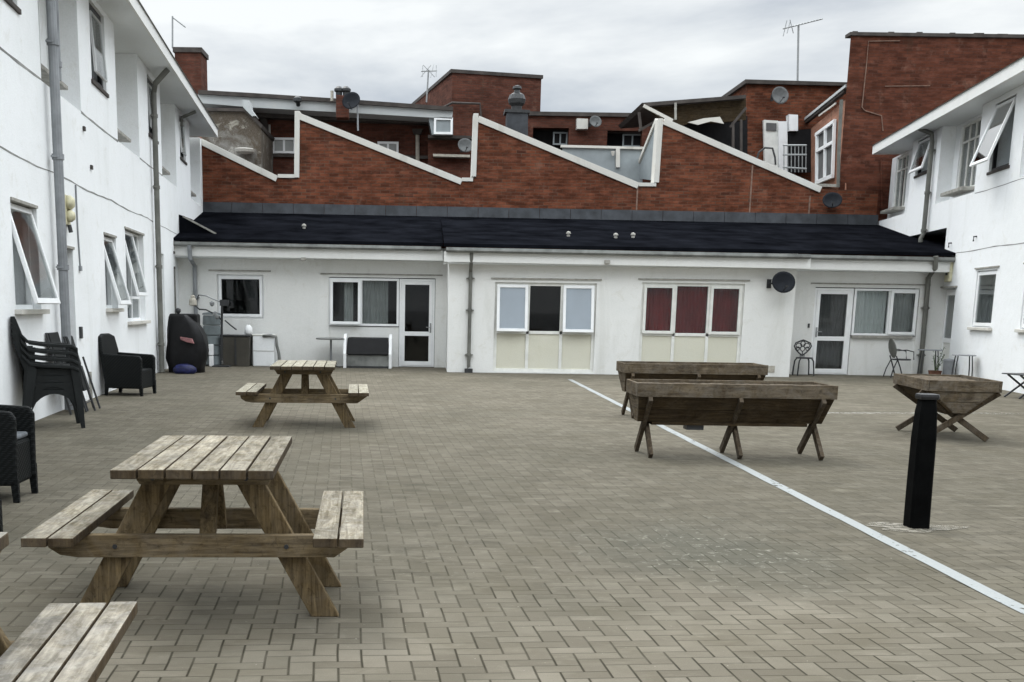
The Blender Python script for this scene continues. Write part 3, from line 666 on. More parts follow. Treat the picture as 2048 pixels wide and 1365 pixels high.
g = MB(); g.prism([(tr(31.05), -0.5, ZE + 0.24), (tr(31.05), 3.4, ZE + 0.75), (tr(31.05), 7.3, ZE + 0.24)], (X1 + 0.1 - tr(31.05), 0, 0)); g.build('roof', 'gutter', RB)
crackline(RB, XC, tr(8), 2.84, 8, 0.012, 0.018); crackline(RB, tr(23.7), tr(8), 4.06, 9, 0.008, 0.018)
for k, (a, b, c, d) in rbay.items():
    big = k == 21.3
    window(RB, tr(b), tr(a), c, d, 0.05, [dict(x0=tr(b), x1=tr(a), z0=c, z1=d, open=19 if big else 14, sash='upvc', glass='glass_sky' if big else 'glass')], 'black_frame', 0.06, sill='dark_cap', sill_out=0.02,
           label='upstairs window with its big white sash swung far out' if big else 'upstairs window with its sash propped open')
for k, (a, b, c, d) in rwin.items():
    x0, x1 = tr(b), tr(a); t1 = x0 + (x1 - x0) * 0.36; t2 = x0 + (x1 - x0) * 0.68; zt = c + (d - c) * 0.74
    ls = []
    for p, q in ((x0, t1), (t1, t2), (t2, x1)):
        ls += [dict(x0=p, x1=q, z0=c, z1=zt, curtain='curtain_dark'), dict(x0=p, x1=q, z0=zt, z1=d)]
    window(RB, x0, x1, c, d, 0.36, ls, 'upvc_old', 0.05)
    MB().box(x0 - 0.1, x1 + 0.1, 0.02, 0.34, c - 0.09, c - 0.01).build('sill', 'sill', RB, bevel=0.008)
for a, b in ((21.9, 23.05), (19.2, 20.45)):
    window(RB, tr(b), tr(a), 1.20, 2.38, 0.06, [dict(x0=tr(b), x1=tr(a), z0=1.2, z1=2.38, sash=True, curtain='curtain_grey', span=(0.3, 0.75))], 'upvc', 0.05, sill='coping', sill_out=0.07)
    lintel(RB, tr(b), tr(a), 2.42, 0.03)
door(RB, tr(25.25), tr(24.3), 0.02, 2.03, 0.10, 'upvc', solid='upvc_old', label='white half-glazed door next to the corner'); lintel(RB, tr(25.25), tr(24.3), 2.07, 0.06)
g = MB(); g.box(tr(24.95), tr(24.62), -0.07, 0, 2.2, 2.72); q = g.build('wall_lamp', 'lamp_cream', RB, bevel=0.015)
for z in (2.35, 2.52): MB().box(tr(24.82), tr(24.74), -0.10, -0.07, z, z + 0.06).build('lens', 'dark_metal', q)
downpipe(RB, [(tr(26.8), -0.42, 5.92), (tr(26.8), -0.12, 5.8), (tr(26.8), -0.09, 5.6), (tr(26.8), -0.09, 3.42), (tr(26.8), -0.14, 3.3), (tr(26.8), -0.14, 2.98)], 0.055, 'pipe_dark', (5.4, 4.4, 3.5))
for Yq, z in ((23.3, 3.02), (24.9, 2.98)): MB().tube([(tr(Yq), 0, z + 0.1), (tr(Yq), -0.06, z + 0.1), (tr(Yq), -0.06, z)], 0.02, 6).build('hook', 'dark_metal', RB)

# ---------------------------------------------------------------- long single-storey building at the back (local = world, origin moved)
BB = thing('single_storey_building', 'long low white building across the end of the yard with a sloping black roof', 'building', (3.0, 24.1, 0), 0)
def bx(X): return X - 3.0
YM, YL, YR = 0.0, 1.8, 1.1          # local depth of the three wall stretches
g = MB()
g.wall(bx(0.46), bx(8.27), 0, 2.75, YM, YM + 0.25, [(bx(1.51), bx(3.80), 0.03, 2.03), (bx(4.82), bx(7.13), 0.03, 2.07)])
g.wall(bx(-7.2), bx(0.46), 0, 2.85, YL, YL + 0.25, [(bx(-5.11), bx(-3.98), 1.12, 2.16), (bx(-2.40), bx(0.18), 0.0, 2.14)])
g.wall(bx(8.27), bx(13.3), 0, 2.75, YR, YR + 0.25, [(bx(9.12), bx(11.58), 0.0, 2.05)])
g.box(bx(0.46), bx(0.71), YM + 0.25, YL, 0, 2.75); g.box(bx(8.02), bx(8.27), YM + 0.25, YR, 0, 2.75)
g.box(bx(-7.2), bx(14.5), 6.6, 6.8, 0, 2.75)
# infill round the doors and their windows
g.wall(bx(-2.40), bx(-0.70), 0, 0.96, YL + 0.05, YL + 0.2); g.wall(bx(10.06), bx(11.58), 0, 0.92, YR + 0.05, YR + 0.2)
g.build('wall', 'white_dirty', BB)
# ceiling keeps the rooms dark; roof slope, flashing band
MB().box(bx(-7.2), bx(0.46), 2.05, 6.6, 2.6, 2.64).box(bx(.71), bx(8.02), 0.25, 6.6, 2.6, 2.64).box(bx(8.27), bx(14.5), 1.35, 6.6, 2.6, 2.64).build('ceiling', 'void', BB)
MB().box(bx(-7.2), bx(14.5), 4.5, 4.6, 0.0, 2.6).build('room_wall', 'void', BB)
def rz(X, z): return z - 0.0048 * (X + 5.7)
# three stretches: (x from, x to, eave depth, drop of the roof edge, fascia bottom and top)
EAV = [(-7.0, 0.34, 1.20, 2.97, 2.565, 2.80), (0.34, 8.45, -0.42, 2.87, 2.475, 2.70), (8.45, 13.6, 0.45, 2.925, 2.50, 2.74)]
g = MB()
for xa, xb, ye, ze, f0, f1 in EAV:
    g.hexa([(bx(xa), ye, rz(xa, ze - .07)), (bx(xb), ye, rz(xb, ze - .07)), (bx(xb), 7.35, rz(xb, 3.98)), (bx(xa), 7.35, rz(xa, 3.98)),
            (bx(xa), ye, rz(xa, ze)), (bx(xb), ye, rz(xb, ze)), (bx(xb), 7.35, rz(xb, 4.08)), (bx(xa), 7.35, rz(xa, 4.08))])
g.build('roof', 'roofing', BB)
for n_, (xa, xb, ye, ze, f0, f1) in enumerate(EAV):
    xb2 = min(xb, 12.45)
    MB().hexa([(bx(xa), ye + .09, rz(xa, f0)), (bx(xb2), ye + .09, rz(xb2, f0)), (bx(xb2), ye + .14, rz(xb2, f0)), (bx(xa), ye + .14, rz(xa, f0)),
               (bx(xa), ye + .09, rz(xa, f1)), (bx(xb2), ye + .09, rz(xb2, f1)), (bx(xb2), ye + .14, rz(xb2, f1)), (bx(xa), ye + .14, rz(xa, f1))]).build('fascia', 'fascia', BB, bevel=0.004)
    pr = [(ye + .07, f1 + .09), (ye - .02, f1 + .085), (ye - .035, f1 + .02), (ye, f1 - .02), (ye + .06, f1 - .02)]
    q = xb - 0.05 if n_ < 2 else 12.35
    MB().loft([[(bx(X), yy, rz(X, zz)) for yy, zz in pr] for X in (xa + 0.05, q)]).build('gutter', 'gutter', BB)
    MB().box(bx(xa) + .002, bx(xb2) - .002, ye + .145, (YL, 0.0, YR)[n_] + 0.12, rz(xb, f0) + 0.0, rz(xb, f0) + 0.03).build('soffit', 'soffit', BB)
def shifted(y, fn, *a, **k):
    """builds a window or door against a wall stretch set back by y"""
    o = fn(BB, *a, **k); o.location.y += y; return o
# left stretch
shifted(YL, window, bx(-5.11), bx(-3.98), 1.12, 2.16, 0.06, [dict(x0=bx(-5.11), x1=bx(-3.98), z0=1.12, z1=2.16, sash=True)], t=0.06, label='single window with dark things on its inner sill')
shifted(YL, lintel, bx(-5.2), bx(-3.9), 2.24)
shifted(YL, window, bx(-2.40), bx(-0.70), 0.98, 2.12, 0.02, [dict(x0=bx(-2.40), x1=bx(-1.62), z0=0.98, z1=2.12, sash=True, open=4, curtain='curtain_grey', span=(0.45, 0.72)), dict(x0=bx(-1.62), x1=bx(-0.70), z0=0.98, z1=2.12, curtain='curtain_grey', span=(0.0, 0.72))], t=0.055, label='window pair beside the white door')
shifted(YL, door, bx(-0.69), bx(0.17), 0.01, 2.12, 0.04, mid=0.38, label='white door with two dark panes')
shifted(YL, lintel, bx(-2.5), bx(0.25), 2.20)
# middle stretch: two floor-to-lintel screens
def screen(X0_, X1_, z1, red):
    a, b = bx(X0_), bx(X1_); w3 = (b - a) / 3; ls = []
    for i in range(3):
        p, q = a + w3 * i, a + w3 * (i + 1)
        if red: ls.append(dict(x0=p, x1=q, z0=0.92, z1=z1, curtain='curtain_red', **({'sash': 'upvc_old'} if i != 1 else {})))
        elif i == 1: ls.append(dict(x0=p, x1=q, z0=0.92, z1=z1))
        else: ls.append(dict(x0=p, x1=q, z0=0.92, z1=z1, open=7, sash='upvc', net='sky_sheen'))
        ls.append(dict(x0=p, x1=q, z0=0.03, z1=0.92, panel='cream'))
    return window(BB, a, b, 0.03, z1, 0.05, ls, 'upvc_old', 0.07, label='screen window with red curtains over cream panels' if red else 'screen window with two sashes with painted sky sheen pushed ajar over cream panels')
screen(1.51, 3.80, 2.03, False); screen(4.82, 7.13, 2.07, True)
lintel(BB, bx(1.51), bx(3.80), 2.10); lintel(BB, bx(4.82), bx(7.13), 2.13)
# right stretch
shifted(YR, door, bx(9.13), bx(10.04), 0.01, 2.03, 0.04, mid=0.42, handle=-1, cur='curtain_dark', label='white door with dark curtained panes')
shifted(YR, window, bx(10.06), bx(11.57), 0.94, 2.03, 0.02, [dict(x0=bx(10.06), x1=bx(10.9), z0=0.94, z1=2.03, curtain='curtain_net'), dict(x0=bx(10.9), x1=bx(11.57), z0=0.94, z1=2.03, sash=True, curtain='curtain_grey')], t=0.05, label='window pair with net curtains')
MB().box(bx(10.06), bx(11.5), YR - 0.03, YR + 0.06, 0.88, 0.935).build('sill', 'sill', BB); shifted(YR, lintel, bx(9.1), bx(11.7), 2.12)
# pipes on the back building
downpipe(BB, [(bx(0.95), -0.36, 2.7), (bx(0.95), -0.30, 2.45), (bx(0.95), -0.07, 2.25), (bx(0.95), -0.07, 0.14), (bx(0.90), -0.13, 0.06)], 0.04, 'pipe_dark', (0.4, 1.4, 2.1))
downpipe(BB, [(bx(-5.62), 1.18, 2.8), (bx(-5.62), 1.25, 2.5), (bx(-5.62), YL - 0.08, 2.35), (bx(-5.62), YL - 0.08, 0.05)], 0.05, 'pipe', (0.5, 1.6))
downpipe(BB, [(bx(11.55), 0.42, 2.76), (bx(11.60), 0.5, 2.5), (bx(11.70), YR - 0.10, 2.3), (bx(11.72), YR - 0.10, 0.03)], 0.055, 'pipe_dark', (0.5, 1.6))
MB().box(bx(0.86), bx(1.04), -0.16, 0.0, 0.0, 0.09).build('drain_shoe', 'dark_metal', BB)
for X, y in ((-2.95, 1.285), (3.95, -0.332)):
    g = MB(); g.box(bx(X) - 0.06, bx(X) + 0.06, y - 0.06, y, rz(X, 2.50), rz(X, 2.58)); g.build('security_light', 'sill', BB, bevel=0.01)
MB().box(bx(7.72), bx(7.93), -0.012, 0, 0.10, 0.25).build('air_vent', 'concrete', BB)
MB().box(bx(9.0), bx(9.04), YR - 0.03, YR, 1.1, 1.2).build('bell', 'dark_metal', BB)
for X, y in ((-3.2, 3.6), (3.35, 1.8), (4.45, 1.6), (4.9, 1.8)):   # small roof vents
    z = rz(X, (2.97 + (y - 1.2) * 0.1805) if X < 0 else 2.87 + (y + 0.42) * 0.1557); MB().lathe((bx(X), y, z - 0.02), [(0.04, 0), (0.04, 0.08), (0.06, 0.08), (0.05, 0.12), (0.01, 0.14)], 12).build('roof_vent', 'sill', BB)

# the slope of roof between the left building and the black roof
def W(parent): return parent
MB().prism([at(x, y, 26.3) for x, y in ((340, 424), (366, 432), (431, 467), (431, 474), (366, 484), (340, 484))], (0, 0.9, 0)).build('side_roof', 'roofing', BB, world=True)
MB().bar(at(366, 433, 26.25), at(432, 468, 26.25), 0.04, 0.04).build('verge', 'sill', BB, world=True)

# ---------------------------------------------------------------- saw-tooth brick wall behind the roof
YS = 31.5
SW = thing('sawtooth_wall', 'red brick saw-tooth gable wall with white copings above the black roof', 'wall', (2.5, YS, 0))
def s_(px, py, Y=YS): return at(px, py, Y)
def zs(px, py): p = at(px, py, YS); return (p.x, YS, p.z)
base_z = 2.8
tops = [(395, 268), (412, 290), (553, 356), (594, 358), (596, 228), (922, 362), (951, 356), (953, 233), (1275, 370), (1314, 369), (1324, 240), (1640, 378), (1757, 383), (1700, 440)]
poly = [at(px, py, YS) for px, py in tops]
pts = [(poly[0].x, YS, base_z)] + [(p.x, YS, p.z) for p in poly[:-1]] + [(poly[-2].x, YS, base_z)]
# drop the doubled point
MB().prism(list(reversed(pts)), (0, 0.34, 0)).build('wall', 'brick', SW, world=True)
def coping(a, b, th=0.15, name='coping', m='coping', dz=0.0):
    pa, pb = at(*a, YS), at(*b, YS); d = (pb - pa); d.y = 0; d.normalize(); nrm = Vector((-d.z, 0, d.x))
    if nrm.z < -1e-6 or (abs(nrm.z) < 1e-6 and nrm.x > 0): nrm = -nrm
    q = [Vector((pa.x, YS - 0.05, pa.z)), Vector((pb.x, YS - 0.05, pb.z))]
    MB().hexa([q[0] - nrm * 0.12, q[1] - nrm * 0.12, q[1] - nrm * 0.12 + Vector((0, .46, 0)), q[0] - nrm * 0.12 + Vector((0, .46, 0)),
               q[0] + nrm * 0.05, q[1] + nrm * 0.05, q[1] + nrm * 0.05 + Vector((0, .46, 0)), q[0] + nrm * 0.05 + Vector((0, .46, 0))]).build(name, m, SW, world=True, bevel=0.006)
for a, b in (((402, 281), (555, 356)), ((600, 231), (924, 362)), ((957, 236), (1277, 370)), ((1328, 241), (1642, 378))): coping(a, b)
for x, y0, y1 in ((594, 223, 356), (951, 228, 354), (1320, 238, 366)):
    a, b = at(x, y0, YS), at(x, y1, YS)
    MB().hexa([(a.x - 0.09, YS - 0.055, b.z), (a.x + 0.055, YS - 0.055, b.z), (a.x + 0.055, YS + 0.42, b.z), (a.x - 0.09, YS + 0.42, b.z),
               (a.x - 0.06, YS - 0.055, a.z), (a.x + 0.085, YS - 0.055, a.z), (a.x + 0.085, YS + 0.42, a.z), (a.x - 0.06, YS + 0.42, a.z)]).build('upright_trim', 'coping', SW, world=True, bevel=0.006)
for x0, x1, y in ((556, 590, 351), (924, 946, 358), (1277, 1312, 368)):
    a, b = at(x0, y, YS), at(x1, y, YS); MB().box(a.x, b.x, YS - 0.04, YS + 0.38, a.z - 0.07, a.z + 0.03).build('valley_block', 'coping', SW, world=True)
# pale vertical marks under the valleys, grey flashing at the foot
for x, y0, y1 in ((1275, 372, 425), (1505, 330, 428), (1620, 392, 428)):
    a, b = at(x, y0, YS), at(x, y1, YS); MB().box(a.x - 0.02, a.x + 0.025, YS - 0.012, YS + 0.01, b.z, a.z).build('mortar_strip', 'strip', SW, world=True)
g = MB(); x0, x1 = -6.62, 13.05; n = 22
for i in range(n):
    p = x0 + (x1 - x0) * i / n; q = x0 + (x1 - x0) * (i + 1) / n - 0.012
    g.hexa([(p, YS - 0.075, rz(p, 4.0)), (q, YS - 0.075, rz(q, 4.0)), (q, YS - 0.004, rz(q, 4.0)), (p, YS - 0.004, rz(p, 4.0)), (p, YS - 0.035, rz(p, 4.365)), (q, YS - 0.035, rz(q, 4.365)), (q, YS - 0.004, rz(q, 4.365)), (p, YS - 0.004, rz(p, 4.365))])
g.build('flashing', 'lead', SW, world=True)
# sloping north-light glazing seen beside the third tooth
A, B_, C_ = at(1267, 356, 34.0), at(1314, 240, YS + 0.5), at(1312, 362, YS + 0.5)
MB().prism([A, C_, B_], (0.03, 0.05, 0)).build('glazed_cheek', 'grey_clad', SW, world=True)
MB().bar(A, B_, 0.10, 0.10).build('glazing_bar', 'coping', SW, world=True)

def dish(name, label, p, r, yaw, tilt, m, group=None, arm=True, back=(0.0, 0.3, -0.05)):
    t = thing(name, label, 'satellite dish', p, yaw, group)
    g = MB(); n = 24; rings = []
    for k in range(6):
        rr = r * k / 5; rings.append([(rr * math.cos(2 * math.pi * i / n) * 1.12 if rr else 0.001 * math.cos(2 * math.pi * i / n), -0.16 * r * (rr / r) ** 2 * 1.6, (rr if rr else 0.001) * 0.97 * math.sin(2 * math.pi * i / n)) for i in range(n)])
    rings += [[(x * 1.0, y + 0.012, z) for x, y, z in rr] for rr in reversed(rings)]
    g.loft([[Vector(q) for q in rr] for rr in rings])
    for v in g.v: yy, zz = v.y, v.z; v.y = yy * math.cos(tilt) - zz * math.sin(tilt); v.z = yy * math.sin(tilt) + zz * math.cos(tilt)
    g.build('reflector', m, t, smooth=True)
    MB().tube([(0, 0, -0.9 * r), (0, -0.9 * r, -0.35 * r)], 0.012, 6).box(-0.03, 0.03, -0.98 * r, -0.84 * r, -0.4 * r, -0.28 * r).build('feed_arm', 'dark_metal', t)
    MB().tube([(0, 0.02, 0), back], 0.02, 8).box(back[0] - 0.05, back[0] + 0.05, back[1] - 0.02, back[1], back[2] - 0.1, back[2] + 0.1).build('bracket', 'dark_metal', t)
    return t
dish('satellite_dish', 'dark oval dish on the white wall between the red curtains and the recessed door', (7.84, 23.72, 2.10), 0.245, 0.15, -0.15, 'dish_dark', back=(-0.14, 0.36, -0.02))
p = at(1664, 402, 31.1); dish('satellite_dish', 'dark blue-grey dish low on the red brick above the black roof', p, 0.24, -0.2, -0.3, 'dish_dark', back=(0, 0.38, -0.05))

# ---------------------------------------------------------------- brick tower on the right
TW = thing('brick_building', 'tall plain red brick block rising behind the right-hand white building', 'building', (14.5, 32.4, 0))
a = at(1697, 72, 32.0); zt = a.z; xl = at(1688, 240, 32.0).x
g = MB(); g.prism([(xl, 32.0, 0), (27, 32.0, 0), (31, 42, 0), (xl + 4.8, 42, 0)], (0, 0, zt - 0.004)); g.build('wall', 'brick_tower', TW, world=True)
g = MB(); g.box(xl - 0.05, 27.1, 31.93, 32.3, zt, zt + 0.09)
for k in range(16):
    X = xl + 0.3 + k * 0.8 + random.uniform(-.3, .3); g.box(X, X + random.uniform(.1, .3), 31.95, 32.2, zt + 0.09, zt + 0.09 + random.uniform(.01, .035))
g.build('coping', 'dark_cap', TW, world=True)
def path(parent, pxs, Y, r, m, name):
    g = MB(); g.tube([at(x, y, Y) for x, y in pxs], r, 6); return g.build(name, m, parent, world=True)
path(TW, [(1800, 82), (1737, 83), (1733, 130), (1724, 215), (1730, 222), (1763, 232), (1766, 262)], 31.97, 0.016, 'strip', 'cable')
path(TW, [(1770, 173), (1860, 172)], 31.97, 0.012, 'strip', 'cable')
path(TW, [(1762, 320), (1764, 425)], 31.97, 0.03, 'brick_tower', 'conduit')
path(TW, [(1683, 200), (1678, 290), (1676, 375)], 31.95, 0.05, 'pipe_dark', 'downpipe')

# ---------------------------------------------------------------- buildings beyond
def quadbox(g, x0, y0, x1, y1, Y, dep=0.3, z0=None):
    """a wall slab whose face spans two photograph corners at distance Y"""
    a, b = at(x0, y0, Y), at(x1, y1, Y)
    g.box(a.x, b.x, Y, Y + dep, b.z if z0 is None else z0, a.z)
    return a, b
def slabpoly(pxs, Y, dep):
    g = MB(); g.prism([at(x, y, Y) for x, y in pxs], (0, dep, 0)); return g
def farwin(parent, x0, y0, x1, y1, Y, m='upvc', cols=1, glass='glass_sky', t=0.07, back='curtain_grey'):
    a, b = at(x0, y0, Y), at(x1, y1, Y); g = MB(); frame_ring(g, a.x, b.x, b.z, a.z, Y - 0.08, Y + 0.02, t)
    for i in range(1, cols):
        X = a.x + (b.x - a.x) * i / cols; g.box(X - t / 2, X + t / 2, Y - 0.075, Y + 0.01, b.z + t, a.z - t)
    o = g.build('window', m, parent, world=True)
    q = MB().box(a.x + t, b.x - t, Y - 0.03, Y - 0.02, b.z + t, a.z - t); q.build('pane', back, o, world=True)
    return o
# low flat-roofed block on the left
FB = thing('flat_roofed_building', 'brown brick flat-roofed block with a long pale grey fascia behind the first tooth', 'building', (-3.0, 36, 0))
Yf = 36.0
slabpoly([(396, 235), (870, 235), (870, 400), (396, 400)], Yf, 6).build('wall', 'brick_far', FB, world=True)
slabpoly([(396, 180), (500, 186), (700, 199), (906, 214), (906, 222), (700, 207), (500, 194), (396, 188)], Yf - 1.4, 9).build('roof', 'dark_cap', FB, world=True)
slabpoly([(396, 188), (500, 194), (700, 207), (906, 222), (904, 238), (700, 226), (500, 215), (396, 206)], Yf - 1.3, 1.2).build('fascia', 'grey_fascia', FB, world=True)
slabpoly([(396, 206), (500, 215), (700, 226), (858, 236), (858, 248), (540, 236), (396, 228)], Yf - 0.4, 0.38).build('clerestory', 'dark_cap', FB, world=True)
farwin(FB, 412, 203, 452, 216, Yf - 0.45, cols=1); slabpoly([(455, 207), (482, 209), (482, 218), (455, 217)], Yf - 0.48, 0.05).build('panel', 'grey_clad', FB, world=True)
slabpoly([(622, 221), (665, 224), (665, 229), (622, 227)], Yf - 0.45, 0.03).build('panel', 'coping', FB, world=True)
# stained stucco bay, its coping and white bracket
slabpoly([(396, 222), (490, 222), (522, 256), (522, 400), (396, 400)], Yf - 2.6, 2.5).build('stair_bay', 'stucco_brown', FB, world=True)
slabpoly([(396, 216), (491, 217), (525, 250), (523, 257), (489, 223), (396, 222)], Yf - 2.7, 2.6).build('bay_coping', 'dark_cap', FB, world=True)
slabpoly([(484, 200), (498, 201), (500, 216), (512, 232), (504, 233), (486, 215)], Yf - 2.75, 0.6).build('bracket', 'grey_fascia', FB, world=True)
path(FB, [(526, 225), (530, 258), (530, 310)], Yf - 0.15, 0.12, 'dark_cap', 'downpipe')
farwin(FB, 545, 276, 592, 308, Yf - 0.02, cols=2)
farwin(FB, 755, 284, 797, 312, Yf - 0.02, cols=2)
path(FB, [(539, 250), (540, 306)], Yf - 0.1, 0.035, 'coping', 'vent_pipe')
path(FB, [(835, 262), (835, 330)], Yf - 0.1, 0.07, 'concrete', 'vent_pipe')
slabpoly([(824, 258), (846, 258), (842, 268), (828, 268)], Yf - 0.3, 0.3).build('hopper', 'dark_cap', FB, world=True)
slabpoly([(396, 306), (870, 312), (870, 318), (396, 312)], Yf - 0.12, 0.1).build('string_course', 'dark_cap', FB, world=True)
slabpoly([(856, 232), (906, 236), (906, 270), (864, 270)], Yf - 1.2, 4).build('dormer', 'grey_clad', FB, world=True)
farwin(FB, 868, 236, 905, 270, Yf - 1.22, cols=1, back='grey_clad')
slabpoly([(856, 270), (950, 272), (950, 278), (856, 276)], Yf - 1.0, 2).build('ledge', 'dark_cap', FB, world=True)
slabpoly([(856, 276), (952, 278), (952, 380), (856, 380)], Yf - 0.6, 2).build('wall', 'brick_far', FB, world=True)
slabpoly([(866, 308), (940, 310), (940, 315), (866, 313)], Yf - 0.9, 0.3).build('pipe_run', 'concrete', FB, world=True)
p = at(595, 200, Yf - 1.6); MB().tube([p, p + Vector((0, 0.2, -0.12))], 0.07, 8).lathe(p, [(0.05, -0.1), (0.13, -0.05), (0.13, 0.05), (0.05, 0.1)], 10).build('floodlight', 'dark_metal', FB, world=True)
p = at(490, 308, Yf - 2.9); MB().lathe(p, [(0.1, 0), (0.28, 0.04), (0.33, 0.12), (0.28, 0.14)], 14).build('basin', 'coping', FB, world=True)

# chimney rising behind the left building
CH = thing('chimney', 'square brick chimney stack standing over the left building\'s eaves', 'chimney', (at(372, 100, 36).x, 36, 0))
a, b = at(349, 97, 36), at(401, 97, 36)
MB().box(a.x, b.x, 36, 37, 3, a.z - 0.12).build('stack', 'brick_far', CH, world=True); MB().box(a.x - 0.05, b.x + 0.05, 35.95, 37.05, a.z - 0.12, a.z + 0.03).build('coping', 'dark_cap', CH, world=True)

def aerial(label, base, top, boom, elems, r=0.03, m='metal'):
    t = thing('tv_aerial', label, 'aerial', base)
    MB().tube([base, top], r, 6).build('mast', m, t, world=True)
    g = MB(); g.tube([boom[0], boom[1]], r * 0.7, 6)
    a, b = Vector(boom[0]), Vector(boom[1])
    for f, ln, up in elems:
        p = a.lerp(b, f); d = Vector(up) * ln; g.tube([p - d, p + d], r * 0.45, 5)
    g.build('boom', m, t, world=True); return t
aerial('thin bent aerial on the brick chimney at the left', at(345, 97, 36), at(345, 33, 36), (at(345, 35, 36), at(371, 55, 36)), [(0.9, 0.15, (0, 1, 0.1))], 0.03)
aerial('long stepped aerial on a tall mast over the right-hand brick buildings', at(1595, 168, 38), at(1597, 52, 38), (at(1566, 58, 38), at(1645, 38, 38)),
       [(0.05, 0.26, (0.2, 0.1, 1)), (0.14, 0.2, (0.3, 0.3, 1)), (0.22, 0.22, (-0.3, 0.1, 1))] + [(0.3 + 0.075 * k, 0.16 - 0.01 * k, (0.25, 0.9, 0.35)) for k in range(10)], 0.035)
aerial('tangled aerial on the slope of the central brick block', at(853, 205, 40), at(857, 140, 40), (at(842, 143, 40), at(874, 142, 40)),
       [(0.1, 0.2, (0, 0.3, 1)), (0.3, 0.3, (0.6, 0.1, 0.7)), (0.5, 0.3, (-0.7, 0.1, 0.7)), (0.7, 0.25, (0.2, 0.5, 1)), (0.95, 0.2, (0, 0.3, 1))], 0.03)

# chimney pots with a dish between
CP = thing('chimney', 'small stack with two round cowls on the grey fascia', 'chimney', at(690, 230, 34.0))
slabpoly([(672, 190), (696, 192), (696, 235), (672, 235)], 34.0, 0.5).build('stack', 'brick_far', CP, world=True)
for px, py in ((678, 182), (692, 182)):
    p = at(px, py + 10, 34.2); MB().lathe(p, [(0.10, -0.05), (0.10, 0.10), (0.15, 0.13), (0.15, 0.2), (0.07, 0.27), (0.02, 0.28)], 12).build('cowl', 'dark_metal', CP, world=True)
p = at(664, 182, 34.2); MB().tube([p, p + Vector((0, 0, -0.3))], 0.05, 8).build('flue', 'concrete', CP, world=True)
dd = dish('satellite_dish', 'dark grey dish on a pole beside the two round chimney cowls', at(704, 203, 33.6), 0.27, -0.4, -0.2, 'dish_dark', back=(0, 0.12, -0.05))
MB().tube([at(715, 208, 33.75), at(716, 262, 33.75)], 0.03, 6).build('pole', 'pipe', dd, world=True)
dd = dish('satellite_dish', 'pale round dish in the gap before the second tooth', at(930, 292, 33.4), 0.22, 0.3, -0.2, 'dish_grey', back=(0, 0.3, -0.05))

# central brick block
CB = thing('brick_building', 'plain brick block standing tallest in the middle of the skyline', 'building', (at(990, 240, 41).x, 41, 0))
A = at(905, 139, 40.0); B_ = at(1083, 149, 40.8); dirL = Vector((-0.24, 1, 0)); zc = A.z
C1 = A + dirL * 6.8; D1 = B_ + dirL * 6.8
def ext(pts, z0, z1, g): g.hexa([(p.x, p.y, z0) for p in pts] + [(p.x, p.y, z1) for p in pts])
g = MB(); ext([A, B_, D1, C1], 0, zc - 0.12, g); g.build('wall', 'brick_far', CB, world=True)
g = MB(); ext([A + Vector((-.06, -.06, 0)), B_ + Vector((.06, -.06, 0)), D1, C1], zc - 0.12, zc, g); g.build('coping', 'dark_cap', CB, world=True)
slabpoly([(906, 205), (960, 206), (960, 300), (906, 300)], 39.6, 0.35).build('buttress', 'brick_far', CB, world=True)
path(CB, [(840, 238), (905, 206), (960, 208), (962, 235)], 39.4, 0.04, 'dark_cap', 'pipe_run')
# lower range with dark openings to its right
LR = thing('brick_building', 'low brick range with dark openings between the second and third teeth', 'building', (at(1190, 300, 38).x, 38, 0))
def wx(px, Y=38.0): return at(px, 260, Y).x
def wz(py, Y=38.0, px=1180): return at(px, py, Y).z
g = MB().wall(wx(1050), wx(1345), 0, wz(234), 38.0, 38.3, [(wx(1066), wx(1138), wz(340), wz(257)), (wx(1215), wx(1285), wz(340), wz(261))])
g.box(wx(1050), wx(1345), 43, 43.3, 0, wz(234)); g.box(wx(1050), wx(1055), 38.3, 43, 0, wz(234))
g.build('wall', 'brick_far', LR, world=True)
MB().box(wx(1048), wx(1350), 37.9, 43.4, wz(234) + 0.004, wz(226)).build('roof', 'dark_cap', LR, world=True)
for a, b, c in ((1066, 1138, 257), (1215, 1285, 261)):
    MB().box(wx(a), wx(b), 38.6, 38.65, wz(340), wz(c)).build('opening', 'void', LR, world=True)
    farwin(LR, a + 30 if a > 1200 else a + 40, c + 8, a + 68, c + 34, 38.4, 'grey_clad', 2, back='void', t=0.05)
slabpoly([(1154, 237), (1176, 238), (1176, 258), (1154, 258)], 37.7, 0.3).build('vent_box', 'coping', LR, world=True)
dish('satellite_dish', 'small pale dish on the low brick range beside a white vent box', at(1190, 244, 37.6), 0.2, 0.3, -0.2, 'dish_grey', back=(0, 0.4, 0))
# terrace screen in front of it
TS = thing('balcony_screen', 'grey panelled terrace screen with a white rail between two teeth', 'railing', at(1200, 330, 33.4))
slabpoly([(1125, 296), (1285, 300), (1285, 380), (1125, 380)], 33.4, 0.05).build('panel', 'grey_clad', TS, world=True)
g = slabpoly([(1122, 290), (1288, 294), (1288, 299), (1122, 295)], 33.32, 0.14); g.prism([at(x, y, 33.3) for x, y in ((1232, 297), (1240, 297), (1240, 335), (1232, 335))], (0, 0.08, 0)); g.build('rail', 'coping', TS, world=True)
MB().tube([at(1226, 303, 33.25), at(1226, 312, 33.25)], [0.07, 0.03], 8).build('lamp', 'coping', TS, world=True)
